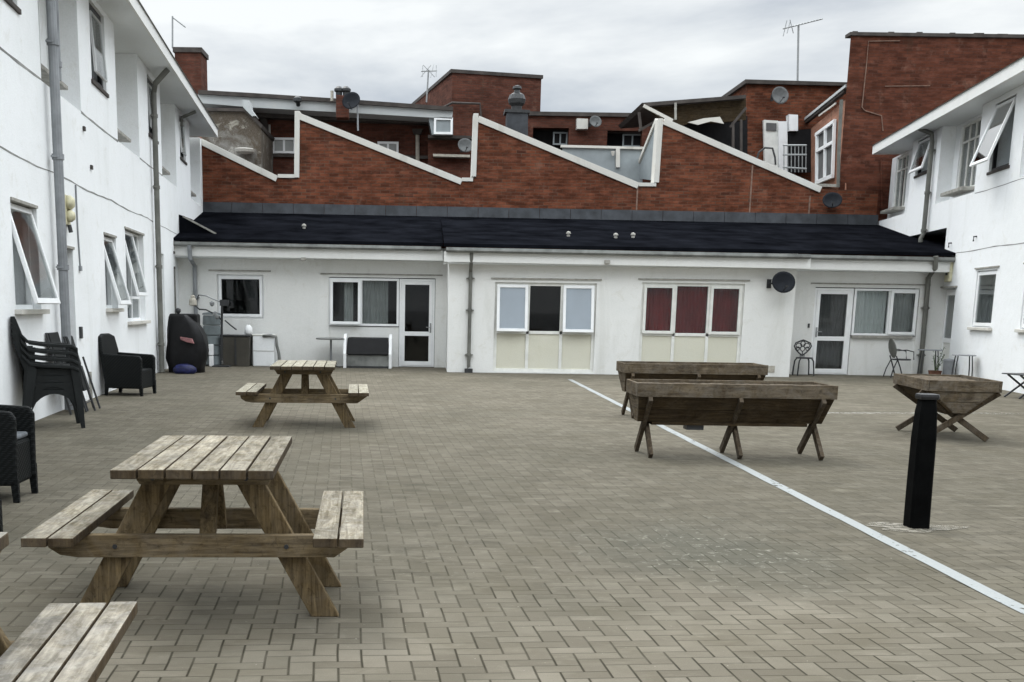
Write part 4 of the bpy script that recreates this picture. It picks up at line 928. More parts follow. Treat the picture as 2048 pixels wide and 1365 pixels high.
# boiler flue with a spinning cowl
FL = thing('flue', 'dark metal flue with a bulbous cowl on a square grey base', 'flue', at(1036, 265, 33))
slabpoly([(1014, 222), (1056, 224), (1056, 280), (1014, 280)], 33.0, 0.6).build('base', 'lead', FL, world=True)
slabpoly([(1010, 218), (1060, 220), (1060, 226), (1010, 224)], 32.95, 0.7).build('cap', 'dark_metal', FL, world=True)
p = at(1033, 222, 33.3); MB().lathe(p, [(0.16, 0), (0.16, 0.12), (0.24, 0.2), (0.27, 0.32), (0.22, 0.45), (0.10, 0.52), (0.08, 0.6), (0.14, 0.63), (0.12, 0.70), (0.03, 0.73)], 16).build('cowl', 'dark_metal', FL, world=True)

# ramshackle dark lean-to left of the small brick house
DL = thing('lean_to', 'ramshackle dark timber lean-to with a drooping felt roof beside the small brick house', 'shed', at(1390, 300, 33))
slabpoly([(1284, 206), (1492, 190), (1492, 197), (1290, 213)], 33.0, 4).build('roof', 'dark_cap', DL, world=True)
slabpoly([(1293, 213), (1492, 197), (1492, 240), (1440, 246), (1380, 246), (1350, 258), (1312, 232)], 33.3, 0.15).build('boarding', 'wood_trough_dark', DL, world=True)
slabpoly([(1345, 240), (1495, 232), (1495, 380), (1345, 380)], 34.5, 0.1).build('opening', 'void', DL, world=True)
MB().bar(at(1287, 212, 32.9), at(1345, 242, 32.9), 0.07, 0.09).build('white_barge', 'coping', DL, world=True)
MB().bar(at(1351, 206, 32.9), at(1351, 240, 32.9), 0.06, 0.06, (0, 1, 0)).build('post', 'sill', DL, world=True)
slabpoly([(1408, 237), (1440, 234), (1448, 248), (1422, 243), (1396, 250), (1376, 245)], 33.0, 0.06).build('torn_felt', 'coping', DL, world=True)
for a, b in (((1460, 255), (1492, 216)), ((1466, 245), (1466, 345)), ((1482, 240), (1482, 350)), ((1277, 262), (1320, 238)), ((1278, 225), (1282, 262))):
    MB().bar(at(*a, 33.1), at(*b, 33.1), 0.07, 0.07, (0, 1, 0)).build('post', 'dark_cap', DL, world=True)
# small brick house
SH = thing('brick_house', 'small brick house with a flat cap roof carrying a tall aerial', 'house', (at(1590, 300, 37.3).x, 37.3, 0))
slabpoly([(1494, 168), (1700, 172), (1700, 420), (1490, 420)], 37.3, 5).build('wall', 'brick', SH, world=True)
slabpoly([(1491, 159), (1700, 165), (1700, 172), (1491, 167)], 37.15, 5.3).build('roof', 'dark_cap', SH, world=True)
g = slabpoly([(1528, 240), (1556, 242), (1556, 345), (1530, 345)], 37.1, 0.15); d = g.build('door', 'upvc_old', SH, world=True)
slabpoly([(1557, 243), (1575, 243), (1575, 345), (1559, 345)], 37, 0.2).build('door_post', 'upvc', SH, world=True)
slabpoly([(1578, 229), (1596, 230), (1596, 262), (1579, 262)], 36.9, 0.3).build('cupboard', 'upvc', SH, world=True)
slabpoly([(1533, 246), (1553, 247), (1553, 262), (1533, 261)], 37.06, 0.03).build('door_pane', 'curtain_dark', SH, world=True)
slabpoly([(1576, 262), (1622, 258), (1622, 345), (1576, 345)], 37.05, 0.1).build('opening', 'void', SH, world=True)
dish('satellite_dish', 'round grey dish high on the small brick house', at(1558, 192, 36.8), 0.29, 0.3, -0.1, 'dish_grey', back=(0, 0.4, 0))
# receding side wing with the tall white window
P0, P1 = at(1690, 300, 32.3), at(1622, 300, 36.6)
dw = (P1 - P0); dw.z = 0; dn = dw.normalized(); up = Vector((0, 0, 1))
def wing(px, py, off=0.0):
    """point on the side wing's face under a photograph pixel"""
    r = FV + RV * ((px - CX) / F_) - UV * ((py - CY) / F_); nr = Vector((dn.y, -dn.x, 0)); t = ((P0 + nr * off) - CAM).dot(nr) / r.dot(nr); return CAM + r * t
SI = thing('brick_wing', 'orange brick side wing with a tall white window under a sloping verge', 'building', (P0.x, P0.y, 0), 0)
MB().prism([wing(1622, 258), wing(1690, 200), wing(1690, 420), wing(1622, 420)], (0.04, 0.0, 0)).build('wall', 'brick_tan', SI, world=True)
g = MB().bar(wing(1520, 312, -0.1), wing(1694, 172, -0.1), 0.1, 0.08); g.build('verge', 'grey_fascia', SI, world=True)
g = MB().bar(wing(1524, 316, -0.05), wing(1692, 180, -0.05), 0.12, 0.12); g.build('verge_shadow_board', 'dark_cap', SI, world=True)
MB().bar(wing(1638, 232, -0.08), wing(1672, 207, -0.08), 0.03, 0.05).build('ledge', 'coping', SI, world=True)
def wbar(a, b, w_=0.09): return (wing(*a, -0.07), wing(*b, -0.07), 0.06, w_)
g = MB()
for a, b, w_ in (((1632, 270), (1670, 242), .1), ((1632, 366), (1666, 352), .12), ((1634, 268), (1633, 366), .1), ((1669, 243), (1665, 353), .1), ((1651, 256), (1649, 360), .08), ((1634, 303), (1668, 284), .1)):
    g.bar(wing(*a, -0.07), wing(*b, -0.07), 0.08, w_, up=dn)
wo = g.build('window', 'upvc', SI, world=True)
MB().prism([wing(1634, 268, -0.03), wing(1669, 243, -0.03), wing(1665, 353, -0.03), wing(1633, 366, -0.03)], (0.02, 0, 0)).build('pane', 'curtain_dark', wo, world=True)
MB().bar(wing(1625, 370, -0.12), wing(1678, 372, -0.12), 0.12, 0.08).build('sill', 'sill', SI, world=True)
# stair railing
SR = thing('stair_railing', 'grey metal stair railing beside the tall white window', 'railing', at(1590, 345, 32.6))
g = MB()
for a, b in (((1566, 291), (1613, 291)), ((1566, 310), (1613, 310)), ((1566, 335), (1613, 338))): g.tube([at(*a, 32.6), at(*b, 32.6)], 0.025, 6)
for i in range(7): x = 1568 + i * 7.3; g.tube([at(x, 291, 32.6), at(x, 345, 32.6)], 0.014, 5)
g.build('railing', 'metal', SR, world=True)
g = MB(); pts = [at(x, y, 32.4) for x, y in ((1512, 322), (1518, 305), (1530, 296), (1545, 297), (1550, 315), (1551, 330))]; g.tube(pts, 0.03, 6); g.build('handrail', 'dark_metal', SR, world=True)

# ---------------------------------------------------------------- picnic tables
def picnic(label, loc, rz_, tm, L_=1.22, tw=0.70, nb=6, s_in=0.51, s_out=0.74, sb=2, top_short=0.0):
    t = thing('picnic_table', label, 'picnic table', loc, rz_, 'picnic tables down the left of the yard')
    rr = random.Random(hash(label) % 999)
    bw = tw / nb; g = MB()
    for i in range(nb):
        x = -tw / 2 + i * bw; dy = rr.uniform(-0.006, 0.006)
        g.box(x + 0.004, x + bw - 0.004, dy, L_ - top_short + rr.uniform(-0.008, 0.008), 0.708, 0.75 + rr.uniform(-0.002, 0.002))
    g.build('tabletop', tm, t, bevel=0.005, edge='wood_edge_shaded')
    for sd in (-1, 1):
        g = MB(); w_ = (s_out - s_in) / sb
        for i in range(sb):
            a = s_in + i * w_; x0, x1 = sorted((sd * (a + 0.004), sd * (a + w_ - 0.004))); g.box(x0, x1, rr.uniform(-.005, .005), L_ + rr.uniform(-.01, .01), 0.408, 0.45)
        g.build('seat', tm, t, bevel=0.005, edge='wood_edge_shaded')
    yf = 0.27
    for k, y in enumerate((yf, L_ - yf)):
        sg = 1 if k == 0 else -1
        ya, yb = sorted((y, y + sg * 0.045))
        # seat beam with rounded lower corners
        pr = [(-s_out + 0.02, 0.405), (-s_out + 0.04, 0.345), (-s_out + 0.09, 0.312), (-s_out + 0.17, 0.30), (s_out - 0.14, 0.30), (s_out - 0.02, 0.385), (s_out - 0.02, 0.405)]
        MB().prism([(x, ya, z) for x, z in reversed(pr)], (0, yb - ya, 0)).build('seat_beam', 'wood_beam', t, bevel=0.004)
        pr = [(-tw / 2 + 0.03, 0.705), (-tw / 2 + 0.07, 0.64), (tw / 2 - 0.05, 0.64), (tw / 2 - 0.02, 0.705)]
        MB().prism([(x, ya, z) for x, z in reversed(pr)], (0, yb - ya, 0)).build('top_batten', 'wood_beam', t, bevel=0.004)
        yc, yd = sorted((y + sg * 0.047, y + sg * 0.095))
        for sd in (-1, 1):
            pts = [(sd * 0.49, 0.0), (sd * 0.622, 0.0), (sd * 0.245, 0.704), (sd * 0.115, 0.704)]
            if sd > 0: pts = pts[::-1]
            MB().prism([(x, yc, z) for x, z in pts], (0, yd - yc, 0)).build('leg', 'wood_leg', t, bevel=0.005)
        MB().bar((0.0, y + sg * 0.12, 0.33), (0.0, y + sg * 0.34, 0.70), 0.075, 0.045, (0, 1, 0)).build('brace', 'wood_leg', t, bevel=0.004)
        for x, z in ((-0.40, 0.352), (0.38, 0.352), (-0.22, 0.67), (0.2, 0.67)):
            yy = y - sg * 0.004; MB().tube([(x, yy + sg * 0.006, z), (x, yy - sg * 0.003, z)], 0.011, 8).build('bolt', 'dark_metal', t)
    return t
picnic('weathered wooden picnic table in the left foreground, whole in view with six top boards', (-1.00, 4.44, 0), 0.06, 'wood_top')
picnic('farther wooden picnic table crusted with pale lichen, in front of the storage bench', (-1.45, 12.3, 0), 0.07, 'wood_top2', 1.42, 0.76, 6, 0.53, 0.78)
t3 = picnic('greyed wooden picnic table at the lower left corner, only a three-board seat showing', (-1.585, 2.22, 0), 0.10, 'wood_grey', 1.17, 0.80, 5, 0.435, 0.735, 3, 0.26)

# ---------------------------------------------------------------- trough planters on crossed legs
def trough(label, loc, rz_, L_=1.96, W_=0.62, legs=(-0.83, 0.06, 0.87), lm='wood_trough'):
    t = thing('trough_planter', label, 'planter', loc, rz_, 'wooden trough planters on crossed legs')
    h = W_ / 2; x0, x1 = -L_ / 2, L_ / 2; zt, zm, zb, yb = 0.75, 0.615, 0.35, 0.10; th = 0.03
    for sd in (-1, 1):
        MB().box(x0, x1, *sorted((sd * h, sd * (h - th))), zm, zt).build('rim_board', lm, t, bevel=0.004)
        for k in range(2):     # sloping hull boards, drawn in under the rim
            f0, f1 = k / 2 + 0.01, (k + 1) / 2 - 0.01
            def pt(f, o): y = h - 0.02 + (yb - h + 0.02) * f; z = zm + (zb - zm) * f; return (sd * (y - o * 0.9), z + o * 0.5)
            a, b = pt(f0, 0), pt(f1, 0); c, d = pt(f1, th), pt(f0, th); ins = 0.02
            def ex(z): return x0 + 0.02 + (zm - z) * 0.14
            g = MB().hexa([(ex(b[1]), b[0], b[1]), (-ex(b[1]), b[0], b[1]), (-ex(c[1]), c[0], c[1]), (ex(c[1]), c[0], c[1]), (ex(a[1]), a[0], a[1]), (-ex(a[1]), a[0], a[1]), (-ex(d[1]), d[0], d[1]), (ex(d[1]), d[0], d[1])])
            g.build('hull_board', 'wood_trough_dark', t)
        # end boards: a rim piece and a tapering panel that leans in
        xe = sd * (L_ / 2)
        MB().box(*sorted((xe, xe - sd * th)), -h + th + 0.002, h - th - 0.002, zm, zt - 0.003).build('end_board', 'wood_trough_end', t, bevel=0.004)
        g = MB(); xa_, xb_ = xe - sd * 0.02, xe - sd * (0.02 + (zm - zb) * 0.14)
        for f0, f1 in ((0.0, 0.48), (0.50, 1.0)):
            def q(f, o): x = xa_ + (xb_ - xa_) * f - sd * o; y = h - 0.05 + (yb - h + 0.02) * f; z = zm + (zb - zm) * f; return x, y, z
            A_, B2, C2, D2 = q(f0, 0), q(f1, 0), q(f1, 0.025), q(f0, 0.025)
            g.hexa([(B2[0], -B2[1], B2[2]), (B2[0], B2[1], B2[2]), (C2[0], C2[1], C2[2]), (C2[0], -C2[1], C2[2]), (A_[0], -A_[1], A_[2]), (A_[0], A_[1], A_[2]), (D2[0], D2[1], D2[2]), (D2[0], -D2[1], D2[2])])
        g.build('end_panel', 'wood_trough_end', t)
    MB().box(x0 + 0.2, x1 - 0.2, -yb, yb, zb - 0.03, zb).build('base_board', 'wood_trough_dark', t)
    # soil, slightly heaped
    g = MB(); n, m_ = 26, 8; V = [[(x0 + 0.04 + (L_ - 0.08) * i / n, -h + 0.04 + (W_ - 0.08) * j / m_, 0.705 + 0.012 * math.sin(i * 1.3 + j) + 0.02 * math.sin(math.pi * j / m_)) for j in range(m_ + 1)] for i in range(n + 1)]
    for i in range(n):
        for j in range(m_): g.quad(V[i][j], V[i + 1][j], V[i + 1][j + 1], V[i][j + 1])
    g.build('soil', 'soil', t, smooth=True)
    for lx in legs:
        for sd, dx in ((1, -0.022), (-1, 0.022)):
            top = Vector((lx + dx, -sd * (h + 0.012), zm - 0.01)); foot = Vector((lx + dx, sd * (h - 0.05), 0.022))
            g = MB().bar(foot, top, 0.04, 0.07, (0, 1, 0.4)); g.v = [Vector((v.x, v.y, max(v.z, 0.0))) for v in g.v]; g.build('leg', 'wood_xleg', t, bevel=0.004)
    return t
trough('nearest long brown trough planter, in front of another, standing across the painted line', (3.05, 10.62, 0), 0.0)
trough('long brown trough planter half hidden behind the nearest one', (3.62, 14.5, 0), 0.01, 1.93)
t = trough('short trough planter seen end-on behind the black bollard', (6.24, 12.70, 0), math.radians(82), 1.30, 0.82, (-0.52, 0.5)); t.scale = (1, 1, 0.95)
# the nearest planter carries a small block under its base
MB().box(2.63, 2.80, 10.55, 10.70, 0.27, 0.319).build('hanging_block', 'dark_metal', bpy.data.objects['trough_planter'], world=True)

# ---------------------------------------------------------------- bollard
bo = thing('bollard', 'square black bollard leaning slightly on a pale concrete patch', 'bollard', (3.40, 7.12, 0))
g = MB(); w0, w1 = 0.069, 0.062
def sq(cx, cy, w_, z): c = w_ * 0.25; return [(cx - w_ + c, cy - w_, z), (cx + w_ - c, cy - w_, z), (cx + w_, cy - w_ + c, z), (cx + w_, cy + w_ - c, z), (cx + w_ - c, cy + w_, z), (cx - w_ + c, cy + w_, z), (cx - w_, cy + w_ - c, z), (cx - w_, cy - w_ + c, z)]
g.loft([sq(0, 0, w0, -0.05), sq(0, 0, w0, 0.0), sq(-0.005, 0, w0 * .98, 0.3), sq(-0.008, 0, w0 * 0.95, 0.62), sq(-0.010, 0, w1 * 0.93, 0.80), sq(-0.010, 0, w1 * 0.80, 0.86), sq(-0.01, 0, w1 * .80, 0.885)]); g.build('post', 'black_paint', bo, bevel=0.004)
g = MB(); g.loft([sq(-0.01, 0, w1 * 0.98, 0.886), sq(-0.01, 0, w1 * 1.03, 0.905), sq(-0.01, 0, w1 * 0.98, 0.922)]); g.build('cap', 'black_frame', bo, bevel=0.004)

# ---------------------------------------------------------------- chairs on the left
def wicker(label, loc, rz_, scale=(1, 1, 1), cushion=False):
    t = thing('wicker_armchair', label, 'armchair', loc, rz_, 'black wicker armchairs by the left building', scale)
    MB().box(-0.25, 0.25, -0.27, 0.22, 0.11, 0.415).build('seat', 'rattan', t, bevel=0.025)
    for sd in (-1, 1):
        x0, x1 = sorted((sd * 0.24, sd * 0.31))
        pr = [(-0.29, 0.12), (0.26, 0.12), (0.30, 0.66), (-0.27, 0.63), (-0.30, 0.58)]
        MB().prism([(x0, y, z) for y, z in pr], (x1 - x0, 0, 0)).build('arm', 'rattan', t, bevel=0.02)
        for y, yy in ((-0.265, -0.275), (0.255, 0.28)):
            MB().hexa([(x0 + .02, yy - .02, 0), (x1 - .01, yy - .02, 0), (x1 - .01, yy + .02, 0), (x0 + .02, yy + .02, 0), (x0 + .008, y - .028, 0.22), (x1, y - .028, 0.22), (x1, y + .028, 0.22), (x0 + .008, y + .028, 0.22)]).build('leg', 'rattan', t)
    pr = [(-0.31, 0.30, 0.20), (0.31, 0.30, 0.20), (0.31, 0.36, 0.70), (0.27, 0.40, 0.92), (0.12, 0.415, 0.965), (-0.12, 0.415, 0.965), (-0.27, 0.40, 0.92), (-0.31, 0.36, 0.70)]
    MB().prism([(x, y - 0.07, z) for x, y, z in pr], (0, 0.06, 0)).build('backrest', 'rattan', t, bevel=0.02)
    if cushion: MB().box(-0.235, 0.235, -0.26, 0.23, 0.418, 0.455).build('seat_pad', 'cushion', t, bevel=0.015)
    return t
wicker('black wicker armchair against the white wall beneath the open windows, before the covered barbecue', (-4.76, 16.92, 0), math.radians(84), (1.05, 1.05, 1.0))
wicker('black wicker armchair with a grey seat, cut by the left edge behind the foreground table', (-3.28, 7.73, 0), math.radians(92), (0.72, 1.05, 1.06), True)
wicker('nearest black wicker armchair, only its leg showing at the left edge', (-2.93, 6.25, 0), math.radians(90), (0.8, 0.9, 1.0))

def plastic():
    t = thing('stacking_chair', 'lowest dark plastic chair in the stack by the grey door', 'chair', (-4.40, 12.36, 0), math.radians(114), 'stacked plastic garden chairs', (0.92, 0.92, 1.12))
    g = MB(); g.box(-0.25, 0.25, -0.25, 0.23, 0.395, 0.435); g.build('seat', 'plastic', t, bevel=0.012)
    # tall leaning back: two side posts, a top rail and broad slats
    g = MB(); yb = lambda z: 0.23 + (z - 0.43) * 0.42
    for sd in (-1, 1): g.bar((sd * 0.245, yb(.42), 0.42), (sd * 0.235, yb(.90), 0.90), 0.05, 0.06)
    g.bar((-0.25, yb(.90), 0.90), (0.25, yb(.90), 0.90), 0.045, 0.06)
    for k in range(7):
        x = -0.19 + k * 0.063; g.bar((x, yb(.44), 0.44), (x, yb(.89), 0.89), 0.046, 0.015)
    g.build('backrest', 'plastic', t, bevel=0.006)
    for sd in (-1, 1):
        g = MB(); g.loft([[(sd * 0.265 + a, y, z + b) for a, b in ((-.035, -.02), (.035, -.02), (.035, .014), (-.035, .014))] for y, z in ((-0.31, 0.60), (-0.24, 0.635), (0.1, 0.65), (0.26, 0.67), (0.36, 0.76))]); g.build('armrest', 'plastic', t, bevel=0.006)
        for y0, y1, ztop in ((-0.33, -0.26, 0.62), (0.36, 0.24, 0.62)):
            g = MB(); g.loft([[(sd * (0.255 + 0.03 * (1 - z / 0.6)) + a, y0 + (y1 - y0) * z / 0.6 + b, z) for a, b in ((-.024, -w_), (.024, -w_), (.024, w_), (-.024, w_))] for z, w_ in ((0.0, .024), (0.3, .045), (ztop, .05))]); g.build('leg', 'plastic', t, bevel=0.005)
        # arched apron between the legs
        arc = [(-0.27 + 0.54 * k / 10, 0.19 + 0.17 * math.sin(math.pi * k / 10) ** .6) for k in range(11)]
        g = MB(); x0, x1 = sorted((sd * 0.24, sd * 0.262))
        for (ya, za), (y2, z2) in zip(arc, arc[1:]): g.hexa([(x0, ya, za), (x1, ya, za), (x1, y2, z2), (x0, y2, z2), (x0, ya, .40), (x1, ya, .40), (x1, y2, .40), (x0, y2, .40)])
        g.build('side_apron', 'plastic', t, weld=True)
    return t
pc = plastic()
for k, nm in enumerate(('second dark plastic chair from the bottom of the stack by the grey door', 'third dark plastic chair from the bottom of the stack by the grey door', 'topmost dark plastic chair of the stack by the grey door')):
    c = copy_tree(pc); c.location = (pc.location.x - 0.004 * (k + 1), pc.location.y + 0.01 * k, 0.08 * (k + 1)); c['label'] = nm
def folded(label, loc, rz_, w_=0.42, hgt=1.06):
    t = thing('folding_chair', label, 'folding chair', loc, rz_, 'folded chairs leaning by the grey door')
    g = MB(); ln = 0.27
    for sd in (-1, 1): g.tube([(sd * w_ / 2, 0, 0.015), (sd * w_ / 2, ln, hgt)], 0.016, 6)
    for sd in (-1, 1): g.tube([(sd * (w_ / 2 - 0.04), -0.09, 0.015), (sd * (w_ / 2 - 0.04), ln - 0.16, hgt * 0.72)], 0.014, 6)
    for f in (0.12, 0.5): g.tube([(-w_ / 2, ln * f, hgt * f), (w_ / 2, ln * f, hgt * f)], 0.012, 6)
    g.build('frame', 'dark_metal', t)
    MB().hexa([(-w_ / 2 + .01, ln * .62 - .03, hgt * .62), (w_ / 2 - .01, ln * .62 - .03, hgt * .62), (w_ / 2 - .01, ln * .62 + .0, hgt * .62), (-w_ / 2 + .01, ln * .62, hgt * .62), (-w_ / 2 + .01, ln - .03, hgt), (w_ / 2 - .01, ln - .03, hgt), (w_ / 2 - .01, ln, hgt), (-w_ / 2 + .01, ln, hgt)]).build('backrest', 'plastic', t, bevel=0.01)
    MB().hexa([(-w_ / 2 + .03, ln * .28 - .04, hgt * .28), (w_ / 2 - .03, ln * .28 - .04, hgt * .28), (w_ / 2 - .03, ln * .28, hgt * .28), (-w_ / 2 + .03, ln * .28, hgt * .28), (-w_ / 2 + .03, ln * .6 - .04, hgt * .6), (w_ / 2 - .03, ln * .6 - .04, hgt * .6), (w_ / 2 - .03, ln * .6, hgt * .6), (-w_ / 2 + .03, ln * .6, hgt * .6)]).build('seat', 'plastic', t, bevel=0.008)
    return t
folded('folded dark chair leaning nearest the plastic stack', (-4.60, 13.75, 0), math.radians(92))
folded('folded dark chair leaning farthest from the plastic stack, closest to the grey door', (-4.56, 14.25, 0), math.radians(96), 0.40, 1.0)

# ---------------------------------------------------------------- barbecue corner
bq = thing('barbecue', 'barbecue under a rumpled black cover at the foot of the left building', 'barbecue', (-5.17, 22.75, 0))
rr = random.Random(4); rings = []
for i, (z, xr, xl_, yd) in enumerate(((0.0, 0.36, -0.36, 0.3), (0.12, 0.37, -0.38, 0.32), (0.3, 0.43, -0.42, 0.34), (0.45, 0.45, -0.40, 0.35), (0.62, 0.44, -0.38, 0.34), (0.78, 0.41, -0.37, 0.33), (0.92, 0.34, -0.36, 0.31), (1.05, 0.25, -0.355, 0.29), (1.17, 0.10, -0.35, 0.27), (1.22, 0.02, -0.33, 0.24))):
    ring = []
    for k in range(28):
        a = 2 * math.pi * k / 28; ca, sa = math.cos(a), math.sin(a); e = 0.55
        x = (xr if ca > 0 else -xl_) * abs(ca) ** e * (1 if ca > 0 else -1); y = yd * abs(sa) ** e * (1 if sa > 0 else -1)
        w_ = 1 + 0.035 * math.sin(k * 2.3 + i * 0.8) + rr.uniform(-.02, .02); ring.append((x * w_, y * w_, z))
    rings.append(ring)
MB().loft(rings).build('cover', 'cover', bq, smooth=True)
MB().box(-0.36, 0.24, 0.0, 0.36, 0.9, 1.24).build('lid', 'cover', bq, bevel=0.04)
MB().lathe((-0.17, 0.05, 1.2), [(0.02, 0), (0.03, 0.05), (0.06, 0.08), (0.055, 0.14), (0.01, 0.16)], 12).build('knob', 'dark_metal', bq, smooth=True)
bag = MB(); rings = []
for i, (z, s) in enumerate(((0.0, 0.9), (0.08, 1.05), (0.2, 1.0), (0.29, 0.72), (0.33, 0.3))):
    rings.append([(0.25 * s * math.cos(2 * math.pi * k / 16) * (1 + .1 * math.sin(k * 2.1 + i)), 0.14 * s * math.sin(2 * math.pi * k / 16) * (1 + .12 * math.cos(k * 3 + i)), z) for k in range(16)])
bag.loft(rings); o = bag.build('bag', 'blue_bag', None, smooth=True); o.location = (-5.10, 22.22, 0); o.scale = (0.9, 1, 0.62); tag(o, 'dark blue plastic bag slumped in front of the covered barbecue', 'bag')
g = MB()
pts = [at(x, y, 22.34) for x, y in ((360, 674), (384, 678), (388, 688), (374, 685), (361, 680))]
g.prism(pts, (0, 0.05, 0)); o = g.build('cloth', 'pink', None, bevel=0.008); tag(o, 'folded pinkish cloth tucked into the black barbecue cover', 'cloth')

# stuff beside it against the back wall
rg = thing('storage_bin', 'tall grey-green ribbed plastic bin behind the thin black stand', 'bin', at(425, 724, 25.3).xy.to_3d())
g = MB()
for k in range(5): g.lathe((0, 0, 0.02 + k * 0.235), [(0.20, 0.0), (0.215, 0.02), (0.205, 0.20), (0.19, 0.225)], 18)
g.build('body', 'bin_grey', rg, smooth=False); MB().lathe((0, 0, 1.20), [(0.22, 0), (0.21, 0.04), (0.05, 0.07)], 18).build('lid', 'bin_grey', rg)
bb = thing('dustbin', 'squat brown box bin below the single window', 'bin', (at(475, 724, 25.35).x, 25.35, 0))
MB().hexa([(-.30, -.22, 0), (.30, -.22, 0), (.30, .22, 0), (-.30, .22, 0), (-.34, -.26, .70), (.34, -.26, .70), (.34, .26, .70), (-.34, .26, .70)]).build('body', 'bin_brown', bb, bevel=0.01)
MB().box(-0.36, 0.36, -0.28, 0.28, 0.703, 0.74).build('lid', 'dark_metal', bb, bevel=0.01); MB().box(-0.02, 0.02, -0.262, -0.24, 0.05, 0.68).build('rib', 'dark_metal', bb)
g = MB().lathe((0, 0, 0), [(0.06, 0), (0.10, 0.05), (0.09, 0.17), (0.05, 0.22), (0.02, 0.24)], 12); o = g.build('carrier_bag', 'upvc', None, smooth=True); o.location = (at(497, 665, 25.3).x, 25.3, 0.742); tag(o, 'small white bag standing on the brown bin', 'bag')
wb = thing('storage_box', 'low white plastic box with a grooved front next to the brown bin', 'box', (at(530, 726, 25.5).x, 25.5, 0))
MB().box(-0.26, 0.26, -0.2, 0.2, 0, 0.72).build('body', 'white', wb, bevel=0.02); MB().box(-0.27, 0.27, -0.21, 0.21, 0.723, 0.76).build('lid', 'upvc_old', wb, bevel=0.01)
MB().box(-0.25, 0.25, -0.206, -0.2, 0.36, 0.372).build('groove', 'sill', wb)
g = MB(); x = at(552, 724, 25.35).x; g.tube([(x - 0.3, 25.28, 0.72), (x - 0.1, 25.27, 0.735), (x + 0.02, 25.3, 0.70), (x + 0.03, 25.3, 0.5), (x + 0.08, 25.3, 0.3), (x + 0.10, 25.3, 0.03)], 0.035, 8)
o = g.build('hose', 'gutter', None, smooth=True); tag(o, 'grey ribbed hose hanging over the edge of the white storage box', 'hose')
g = MB(); x = at(423, 722, 25.0).x; g.box(x - 0.05, x + 0.05, 24.95, 25.05, 0, 0.25); g.box(x - 0.055, x + 0.055, 24.945, 25.055, 0.26, 0.52); o = g.build('canister', 'upvc', None, bevel=0.015); tag(o, 'slim white canister on the ground between the barbecue and the grey bin', 'canister')
st = thing('garden_stand', 'thin black stand with crooked arms next to the grey-green bin', 'stand', at(443, 722, 24.9).xy.to_3d())
Ys = 24.9
g = MB(); g.tube([at(443, 722, Ys), at(444, 604, Ys)], 0.028, 8); g.box(st.location.x - 0.2, st.location.x + 0.2, Ys - 0.15, Ys + 0.15, 0, 0.03); g.build('pole', 'dark_metal', st, world=True)
MB().box(at(440, 600, Ys).x, at(457, 600, Ys).x, Ys - 0.05, Ys + 0.05, at(440, 612, Ys).z, at(440, 600, Ys).z).build('head', 'dark_metal', st, world=True)
for a in (((398, 590), (412, 592), (440, 604)), ((398, 619), (412, 620), (436, 632), (442, 640)), ((450, 641), (460, 650), (473, 660)), ((400, 620), (388, 610), (398, 590))):
    MB().tube([at(x, y, Ys) for x, y in a], 0.018, 6).build('arm', 'metal' if a[0][1] == 590 else 'dark_metal', st, world=True)
p = at(386, 606, Ys); MB().lathe(p, [(0.04, -0.07), (0.10, -0.05), (0.09, 0.06), (0.05, 0.12), (0.06, 0.15), (0.02, 0.18)], 12).build('lantern', 'concrete', st, world=True)
for px, py in ((424, 608), (434, 634), (430, 628)):
    p = at(px, py, Ys); MB().lathe(p, [(0.01, -0.06), (0.05, -0.03), (0.06, 0.03), (0.01, 0.06)], 10).build('clamp', 'metal', st, world=True)
MB().lathe((st.location.x * 0, 0, 0), [(0.01, 0), (0.01, 0.01)], 4)

# bistro table and storage bench
bt = thing('bistro_table', 'small round grey table left of the storage bench', 'table', (at(662, 722, 25.3).x, 25.3, 0))
MB().lathe((0, 0, 0), [(0.34, 0.66), (0.36, 0.67), (0.36, 0.69), (0.34, 0.70)], 28).build('tabletop', 'gutter', bt)
MB().tube([(0, 0, 0.0), (0, 0, 0.66)], 0.025, 10).build('column', 'pipe', bt)
g = MB()
for k in range(3): a = k * 2.094 + 0.4; g.bar((0, 0, 0.06), (0.24 * math.cos(a), 0.24 * math.sin(a), 0.012), 0.03, 0.02)
g.build('foot', 'pipe', bt)
sb = thing('storage_bench', 'low bench box with dark lid and white bowed ends below the window pair', 'bench', (at(736, 733, 25.35).x, 25.35, 0))
MB().box(-0.50, 0.50, -0.18, 0.2, 0.04, 0.31).build('front_panel', 'gutter', sb, bevel=0.01)
MB().hexa([(-.50, -.24, .325), (.50, -.24, .325), (.50, .2, .325), (-.50, .2, .325), (-.48, -.10, .70), (.48, -.10, .70), (.48, .2, .72), (-.48, .2, .72)]).build('lid', 'cover', sb, bevel=0.012)
MB().box(-0.5, 0.5, -0.2, -0.17, 0.0, 0.05).build('plinth', 'dark_metal', sb)
for sd in (-1, 1):
    x0, x1 = sorted((sd * 0.505, sd * 0.575)); pr = [(-0.24, 0), (-0.2, 0), (-0.18, 0.3), (-0.12, 0.62), (-0.02, 0.74), (0.2, 0.76), (0.22, 0.0), (0.16, 0), (0.16, 0.70), (-0.02, 0.80), (-0.16, 0.70), (-0.27, 0.33)]
    MB().prism([(x0, y, z) for y, z in [(-0.27, 0), (-0.18, 0.0), (-0.20, 0.33), (-0.10, 0.66), (0.0, 0.72), (0.22, 0.74), (0.22, 0.80), (-0.03, 0.79), (-0.17, 0.70), (-0.29, 0.34)]], (x1 - x0, 0, 0)).build('end_frame', 'upvc', sb, bevel=0.008)
    MB().box(x0, x1, 0.16, 0.22, 0, 0.74).build('leg', 'upvc', sb)

